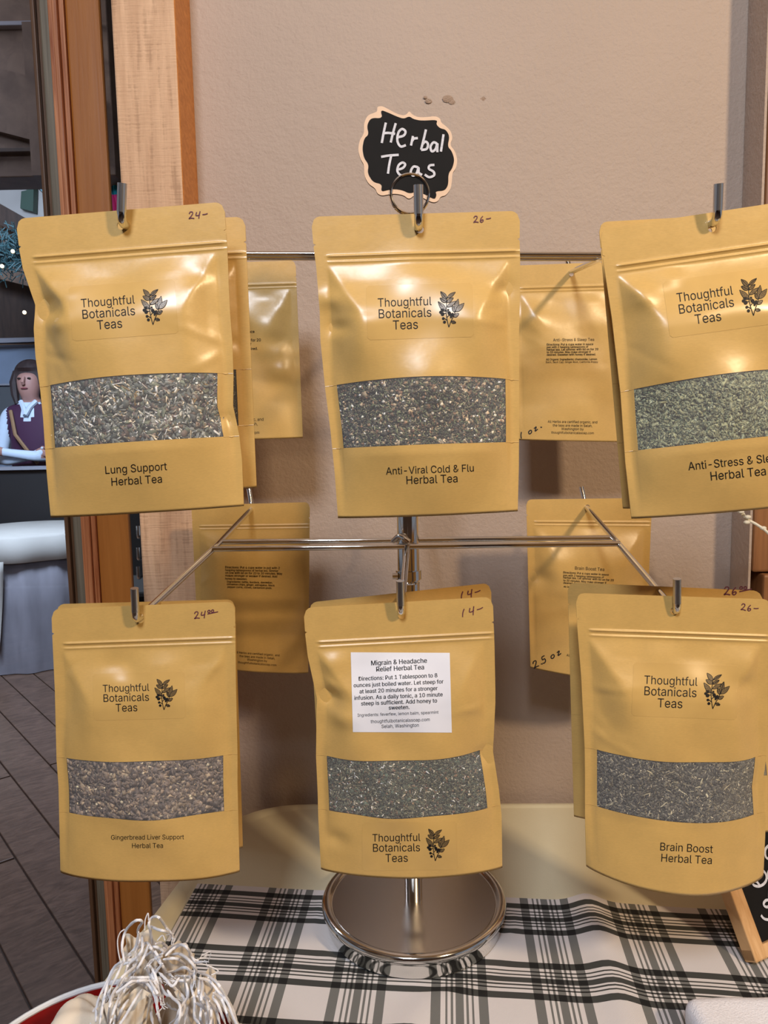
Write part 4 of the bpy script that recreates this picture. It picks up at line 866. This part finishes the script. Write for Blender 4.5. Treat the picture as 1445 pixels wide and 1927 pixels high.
for k, c_ in enumerate(CORD):
    par = bags[1] if 700 < c_[0][0] < 960 else bags[2] if c_[0][0] >= 960 else bags[0]
    pp = smooth_line([P(x, y, YC+rs.uniform(-.012, .012)+.01*math.sin(i*1.3+k)-max(0, y-1800)*.0003) for i, (x, y) in enumerate(z7(c_))], 6)
    Mi = BM(par)
    pl = [np.array(Mi @ Vector(p)) for p in pp]
    b = MB()
    b.tube(pl, .00088, 8, rs=[(1+.10*math.sin(i*2.1))*(.45 if i in (0, len(pl)-1) else .8 if i in (1, len(pl)-2) else 1) for i in range(len(pl))])
    for f_ in range(4):                           # frayed end
        d = pl[-1]-pl[-3]; d = d/np.linalg.norm(d); e = [pl[-1]+d*t*.009+np.array([rs.gauss(0, .0009), rs.gauss(0, .0009), rs.gauss(-.001, .0009)])*t*1.5 for t in (0, .5, 1)]
        b.tube(e, .00022, 4)
    b.build('cord', M['cotton'], par, True)
for k, c_ in enumerate(THIN):
    par = bags[1]; Mi = BM(par)
    pp = smooth_line([P(x, y, YC-.010) for x, y in z7(c_)], 6); b = MB(); b.tube([np.array(Mi @ Vector(p)) for p in pp], .0004, 5); b.build('loose_thread', M['cotton'], par, True)
# ------------------------------------------------------------------ next room, seen through the glass and the gap
def px_box(px0, px1, py0, py1, Y, dep, rot=None):
    a = P(px0, py1, Y); c = P(px1, py0, Y); return (a[0], c[0], Y, Y+dep, a[2], c[2])
# header boarding above
b = MB(); b.box(-3.2, -.75, 2.30, 2.42, P(40, 333, 2.3)[2], 2.9, bev=.003); hd = tag(b.build('header_beam', M['ceil_wood']), None, None, None, 'structure'); hd.name = 'trim_3'
for py in (48, 212, 285):
    z = P(40, py, 2.29)[2]; b = MB(); b.box(-3.2, -.78, 2.275, 2.30, z-.006, z+.006, bev=.002); b.build('batten', M['pale_metal'] if py < 250 else M['dark_wood'], hd)
b = MB(); q = MB(); z0_ = P(40, 333, 2.28)[2]
b.add([(-3.2, 2.27, z0_+.70), (-3.2, 2.27, z0_+.88), (-.80, 2.27, z0_+.05), (-.80, 2.27, z0_-.0+.22), (-3.2, 2.30, z0_+.70), (-3.2, 2.30, z0_+.88), (-.80, 2.30, z0_+.05), (-.80, 2.30, z0_+.22)], [(0, 2, 3, 1), (4, 5, 7, 6), (0, 4, 6, 2), (1, 3, 7, 5), (0, 1, 5, 4), (2, 6, 7, 3)])
b.build('brace', M['ceil_wood'], hd)
b = MB(); b.box(*px_box(60, 72, 40, 330, 2.26, .04)); b.build('upright', M['ceil_wood'], hd)
# sign wall with white boards, red panel, green post
sb_ = empty('painted_stall_front', tuple(P(60, 480, 5.2)), 'far stall front of white slanted boards with red panel and green post', 'stall')
OS = np.array(sb_.location)
def quad(pts, Y, dep, m_, nm, par, org):
    b_ = MB(); b_.prism([tuple((P(x, y, Y)-org)[[0, 2]]) for x, y in pts], Y-org[1], Y+dep-org[1]); return b_.build(nm, m_, par)
quad([(-20, 335), (50, 335), (140, 420), (140, 480), (-20, 385)], 5.2, .03, M['dim_white'], 'white_board', sb_, OS)
quad([(8, 328), (52, 328), (48, 352), (26, 344)], 5.15, .03, M['brick_red'], 'red_panel', sb_, OS)
quad([(44, 330), (50, 330), (50, 353), (45, 353)], 5.10, .03, M['blue'], 'blue_strip', sb_, OS)
quad([(50, 326), (64, 328), (62, 398), (38, 392), (40, 360), (50, 358)], 5.12, .06, M['green'], 'green_post', sb_, OS)
quad([(64, 326), (80, 328), (80, 362), (66, 346)], 5.14, .03, mat('pale_teal_panel', (110, 150, 160), rough=.7), 'teal_panel', sb_, OS)
quad([(-20, 372), (140, 462), (140, 500), (-20, 412)], 5.0, .08, M['dark_wood'], 'sloping_beam', sb_, OS)
quad([(-20, 410), (140, 470), (140, 560), (-20, 520)], 5.3, .05, M['ceil_wood'], 'brown_board', sb_, OS)  # plain brown board behind the sloping beam
b = MB(); b.box(*px_box(-25, 230, 515, 645, 5.6, .10)); wf = b.build('dark_bulkhead', M['dark_wood']); wf.name = 'trim_4'; tag(wf, kind='structure')
quad([(-25, 637), (130, 633), (130, 640), (-25, 646)], 5.5, .03, M['pale_metal'], 'light_rail', wf, np.zeros(3))
b = MB(); b.box(*px_box(-25, 230, 645, 930, 5.65, .06)); pn = b.build('partition', M['backdrop']); tag(pn, 'pale grey-blue partition behind the standing woman', 'partition')
b = MB(); b.box(*px_box(-25, 60, 721, 726, 5.60, .04)); b.build('rail', M['pale_metal'], pn)
b = MB(); b.box(*px_box(-25, 60, 727, 870, 5.61, .03)); b.build('lower_panel', mat('dull_grey_panel', (84, 88, 92), rough=.8), pn)
# evergreen garland with bulbs
gl_ = empty('evergreen_garland', tuple(P(10, 475, 4.4)), 'blue-green evergreen garland with warm fairy lights, far left', 'garland')
OG = np.array(gl_.location); b = MB(); rs = random.Random(9)
for k in range(700):
    t = rs.random(); c = np.array([rs.uniform(-.16, .12), rs.uniform(-.08, .08), rs.gauss(0, .055)]); d = np.array([rs.gauss(0, 1), rs.gauss(0, 1), rs.gauss(-.4, 1)]); d /= np.linalg.norm(d)
    b.tube([c, c+d*.055], .003, 3)
g = b.build('needles', M['pine'], gl_); g['kind'] = 'stuff'
for px, py in ((24, 473), (4, 501), (46, 588)):
    b = MB(); b.sphere(P(px, py, 4.28)-OG, .011); b.build('bulb', M['bulb'], gl_, True)
# black counter
ct = empty('black_counter', tuple(P(60, 1000, 4.66)*np.array([1, 1, 0])), 'black draped counter with pale metal edge in front of the woman', 'counter')
OC = np.array(ct.location); zt = P(60, 886, 4.66)[2]
b = MB(); b.box(-2.4-OC[0], -1.45-OC[0], 0, .20, 0.001, zt, bev=.01); b.build('drape', M['black'], ct)
b = MB(); b.box(-2.02-OC[0], -1.45-OC[0], -.02, .10, zt-.012, zt+.004); b.build('edge_strip', M['pale_metal'], ct)
b = MB(); b.box(-2.4-OC[0], -1.97-OC[0], -.03, .12, zt+.008, zt+.024); b.build('tray', M['pale_metal'], ct)
# round table with white cloth
rt = G(35, 1240, 0); RTc = np.array([-1.98, 4.24, 0]); zt = .722
rtab = empty('round_table', tuple(RTc), 'round table with pale blue skirt under white cloth, beyond the glass', 'table')
n = 64; V = []; 
for i, (r0, z, wv) in enumerate([(.36, .004, .012), (.355, .35, .012), (.35, zt-.01, .004), (.0, zt-.01, 0)]):
    for j in range(n): a = 2*math.pi*j/n; r_ = r0+wv*math.sin(14*a)*(1 if r0 else 0); V.append((r_*math.cos(a), r_*math.sin(a), z))
mk('skirt', V, [(i*n+j, i*n+(j+1) % n, (i+1)*n+(j+1) % n, (i+1)*n+j) for i in range(3) for j in range(n)], M['skirt'], rtab, True)
tcl = empty('table_linen', tuple(RTc+np.array([0, 0, zt])), 'white linen hanging over the round table beyond the glass', 'tablecloth')
V = []
for i, (r0, z, wv) in enumerate([(0, .003, 0), (.352, .003, 0), (.368, -.01, .003), (.380, -.13, .010), (.376, -.132, .010)]):
    for j in range(n): a = 2*math.pi*j/n; r_ = r0+wv*math.sin(9*a+1); V.append((r_*math.cos(a), r_*math.sin(a), z))
mk('cloth', V, [(i*n+j, i*n+(j+1) % n, (i+1)*n+(j+1) % n, (i+1)*n+j) for i in range(4) for j in range(n)], M['linen'], tcl, True)
V = []                                            # hanging corner of the linen on the left
for i in range(9):
    for j in range(10):
        a = math.radians(-122+4.2*j*(1-.5*i/8)+(i*1.5)); r_ = .388+.012*math.sin(j*1.8+i*.4); V.append((r_*math.cos(a), r_*math.sin(a), -.12-.48*i/8+.03*math.sin(j)*i/8))
mk('corner_drop', V, [(i*10+j, i*10+j+1, (i+1)*10+j+1, (i+1)*10+j) for i in range(8) for j in range(9)], M['linen'], tcl, True).modifiers.new('t', 'SOLIDIFY').thickness = .003
# dark shelving and garments behind the gap
sh = empty('dark_shelf_unit', (-.98, 2.55, 0), 'dark shelf unit glimpsed through the gap beside the timber post', 'shelving')
b = MB(); b.box(-.02, .62, .30, .34, 0, 2.75); b.build('back_panel', M['black'], sh)
for py in (33, 196, 275, 1120):
    z = P(205, py, 2.55)[2]; b = MB(); b.box(-.02, .62, .0, .30, z-.010, z+.010, bev=.002); b.build('shelf', M['black'], sh)
    b = MB(); b.box(-.02, .62, -.006, .0, z-.006, z+.006); b.build('edge_rail', M['pale_metal'] if py < 250 else M['black'], sh)
for py in (1010, 1050, 1085):
    c = P(266, py, 2.5)-np.array([-.98, 2.55, 0]); b = MB(); b.tube([c+np.array([.0, .30, .02]), c, c+np.array([0, -.03, .0]), c+np.array([0, -.03, .04])], .006, 8, fillet=.01); b.build('peg', M['chrome'], sh, True)
for nm, m_, pts, Y, lb in (('teal_scarf', 'teal', [(206, 312), (236, 312), (236, 375), (210, 375)], 2.4, 'teal scarf showing in the gap left of the timber post'), ('pink_scarf', 'pink', [(206, 368), (222, 368), (236, 376), (240, 430), (212, 430)], 2.36, 'bright pink scarf just under the teal one in the gap')):
    o0 = P(*pts[0], Y); V = []; n_ = 12
    q0, q1, q2, q3 = [P(*p, Y)-o0 for p in (pts[0], pts[1], pts[-2], pts[-1])]
    for i in range(n_+1):
        for j in range(n_+1):
            s_, t_ = j/n_, i/n_; p = (q0*(1-s_)+q1*s_)*(1-t_)+(q3*(1-s_)+q2*s_)*t_; V.append(p+np.array([0, .008*math.sin(s_*14), 0]))
    g_ = mk(nm, V, [(i*(n_+1)+j, i*(n_+1)+j+1, (i+1)*(n_+1)+j+1, (i+1)*(n_+1)+j) for i in range(n_) for j in range(n_)], M[m_], None, True); g_.location = tuple(o0)
    g_.modifiers.new('t', 'SOLIDIFY').thickness = .004; tag(g_, lb, 'scarf')
# ------------------------------------------------------------------ the woman beyond the counter
YP = 5.15; hc = P(58, 727, YP); HX, HZ = hc[0], hc[2]      # head centre
pr = empty('person', (HX, YP, 0), 'woman in plum vest over white shirt with arms folded, behind black counter', 'person')
sz = HZ-.10
J = {  # joint: (x,y,z,radius)
 'pel': (0, 0, .86, .125), 'bel': (0, -.005, 1.00, .125), 'che': (0, -.01, 1.20, .135), 'nb': (0, 0, sz-.05, .07), 'nk': (0, -.01, sz+.01, .048),
 'hd0': (0, -.03, sz+.06, .07), 'hd1': (0, -.02, sz+.13, .085), 'hd2': (0, -.01, sz+.19, .07),
 'ls': (-.165, 0, sz-.08, .055), 'le': (-.215, -.04, 1.09, .042), 'lf': (-.10, -.19, 1.075, .036), 'lw': (.06, -.21, 1.10, .028), 'lh': (.13, -.20, 1.12, .030),
 'rs': (.165, 0, sz-.08, .055), 're': (.215, -.04, 1.09, .042), 'rf': (.10, -.225, 1.10, .036), 'rw': (-.05, -.25, 1.125, .028), 'rh': (-.12, -.24, 1.135, .030),
 'lhip': (-.09, 0, .80, .095), 'lk': (-.095, -.01, .46, .062), 'la': (-.10, 0, .08, .040), 'lt': (-.10, -.13, .035, .032),
 'rhip': (.09, 0, .80, .095), 'rk': (.095, -.01, .46, .062), 'ra': (.10, 0, .08, .040), 'rt': (.10, -.13, .035, .032)}
E_ = [('pel', 'bel'), ('bel', 'che'), ('che', 'nb'), ('nb', 'nk'), ('nk', 'hd0'), ('hd0', 'hd1'), ('hd1', 'hd2'), ('nb', 'ls'), ('ls', 'le'), ('le', 'lf'), ('lf', 'lw'), ('lw', 'lh'), ('nb', 'rs'), ('rs', 're'), ('re', 'rf'), ('rf', 'rw'), ('rw', 'rh'),
      ('pel', 'lhip'), ('lhip', 'lk'), ('lk', 'la'), ('la', 'lt'), ('pel', 'rhip'), ('rhip', 'rk'), ('rk', 'ra'), ('ra', 'rt')]
for sd, hn, dx in (('l', 'lh', 1), ('r', 'rh', -1)):      # fingers on each hand
    h = J[hn]
    for k in range(4):
        J[hn+'f%d' % k] = (h[0]+dx*(.045+.006*(k in (1, 2))), h[1]-.005, h[2]+.026-.017*k, .0095); J[hn+'g%d' % k] = (h[0]+dx*(.075+.006*(k in (1, 2))), h[1]+.015, h[2]+.024-.017*k, .008)
        E_ += [(hn, hn+'f%d' % k), (hn+'f%d' % k, hn+'g%d' % k)]
    J[hn+'t'] = (h[0]+dx*.02, h[1]-.02, h[2]+.045, .010); E_.append((hn, hn+'t'))
names = list(J); me = bpy.data.meshes.new('body'); me.from_pydata([J[k][:3] for k in names], [(names.index(a), names.index(c)) for a, c in E_], [])
ob = bpy.data.objects.new('body', me); COL.objects.link(ob)
md = ob.modifiers.new('s', 'SKIN'); ob.modifiers.new('d', 'SUBSURF').levels = 3
for i, k in enumerate(names):
    sv_ = me.skin_vertices[0].data[i]; r_ = J[k][3]; sv_.radius = (r_*1.25, r_*.85) if k in ('pel', 'bel', 'che') else (r_, r_)
me.skin_vertices[0].data[0].use_root = True
bpy.context.view_layer.update(); m2 = bpy.data.meshes.new_from_object(ob.evaluated_get(bpy.context.evaluated_depsgraph_get())); bpy.data.objects.remove(ob)
m2.materials.clear()
for k in ('skin', 'shirt', 'vest', 'trouser'): m2.materials.append(M[k])
torso = []
for p in m2.polygons:
    c = p.center; mi = 1
    if c.z > sz-.005: mi = 0
    elif c.z < .90: mi = 3
    elif (c.x > .085 and c.y < -.16 and abs(c.z-1.12) < .06 and c.x < .25 and c.y > -.225 and c.x > .09 and c.z > 1.085) and c.x > .10 and c.y < -.18: mi = 0
    elif c.x < -.09 and c.y < -.215 and c.z > 1.10: mi = 0
    if mi == 1 and abs(c.x) < .150 and c.y > -.158 and c.z < sz-.015 and not (abs(c.x) < .035 and c.z > sz-.12): mi = 2
    p.material_index = mi
m2.polygons.foreach_set('use_smooth', [True]*len(m2.polygons))
link_mesh('body', m2, pr)
b = MB(); hz = sz+.125
b.sphere((0, .012, hz+.045), .108, n=20, m=14, sc=(.98, .98, 1.0)); 
b.V = [(x, y if y > -.045 or z > hz+.085 else -.045+(y+.045)*.15, z) for x, y, z in b.V]
for sx in (-1, 1):
    b.tube([(sx*.075, -.02, hz+.07), (sx*.100, -.02, hz), (sx*.098, -.02, hz-.08), (sx*.085, -.03, hz-.14)], .030, 8, rs=[.9, 1, .9, .5])
b.tube([(0, .06, hz+.06), (0, .085, hz-.05), (0, .07, hz-.14)], .07, 10)
b.build('hair', M['hair'], pr, True)
b = MB(); b.tube([(0, -.098, hz+.03), (0, -.118, hz-.005), (0, -.108, hz-.012)], .012, 8)
b.build('nose', M['skin'], pr, True)
for sx in (-1, 1):
    b = MB(); b.sphere((sx*.032, -.092, hz+.022), .0105, sc=(1.2, .7, .6)); b.build('eye', M['eye'], pr, True)
b = MB(); b.sphere((0, -.098, hz-.042), .022, sc=(1.1, .35, .25)); b.build('mouth', mat('lips', (140, 70, 76), rough=.5), pr, True)
b = MB(); b.tube([(-.10, -.095, sz-.06), (-.05, -.160, 1.24), (.0, -.165, 1.17), (.08, -.155, 1.05)], .012, 6); b.build('shoulder_strap', M['strap'], pr, True)
b = MB(); b.tube([(-.05, -.05, sz-.0), (-.02, -.085, sz-.04), (0, -.11, sz-.09)], .016, 6); b.tube([(.05, -.05, sz-.0), (.02, -.085, sz-.04), (0, -.11, sz-.09)], .016, 6); b.build('shirt_collar', M['shirt'], pr, True)
for o in list(bpy.data.objects):
    if o.type == 'EMPTY' and o.name.startswith('framed'): pass
# chalk writing on the framed board (local x right, z up)
b = MB()
zc_ = lambda pts: [on_board(1360+x/4.376, 1400+y/4.376) for x, y in pts]
for st in [zc_(q_) for q_ in ([(400, 930), (372, 845), (350, 850), (335, 880), (340, 930), (365, 942), (395, 890), (420, 940)], [(225, 1060), (258, 1120), (290, 1165)], [(262, 1132), (240, 1132), (234, 1152), (250, 1168), (285, 1172), (325, 1150), (345, 1110), (335, 1065), (300, 1030)], [(400, 1050), (372, 1040), (358, 1065), (360, 1105), (378, 1122), (405, 1090), (440, 1110)],
           [(368, 1190), (366, 1240), (366, 1300)], [(366, 1285), (340, 1288), (322, 1312), (330, 1336), (358, 1340), (400, 1300), (440, 1320)], [(300, 1410), (320, 1435), (350, 1446), (400, 1440), (450, 1420)], [(460, 880), (520, 930), (560, 860), (600, 930)], [(480, 1090), (540, 1130), (600, 1060), (640, 1120)])]:
    V2, F2 = ribbon(smooth_line(st), .0024); b.add([(v[0], -.0020-.00003*len(b.F)/20-4e-6*i_, v[1]) for i_, v in enumerate(V2)], F2)
b.build('lettering', M['chalk'], bo)
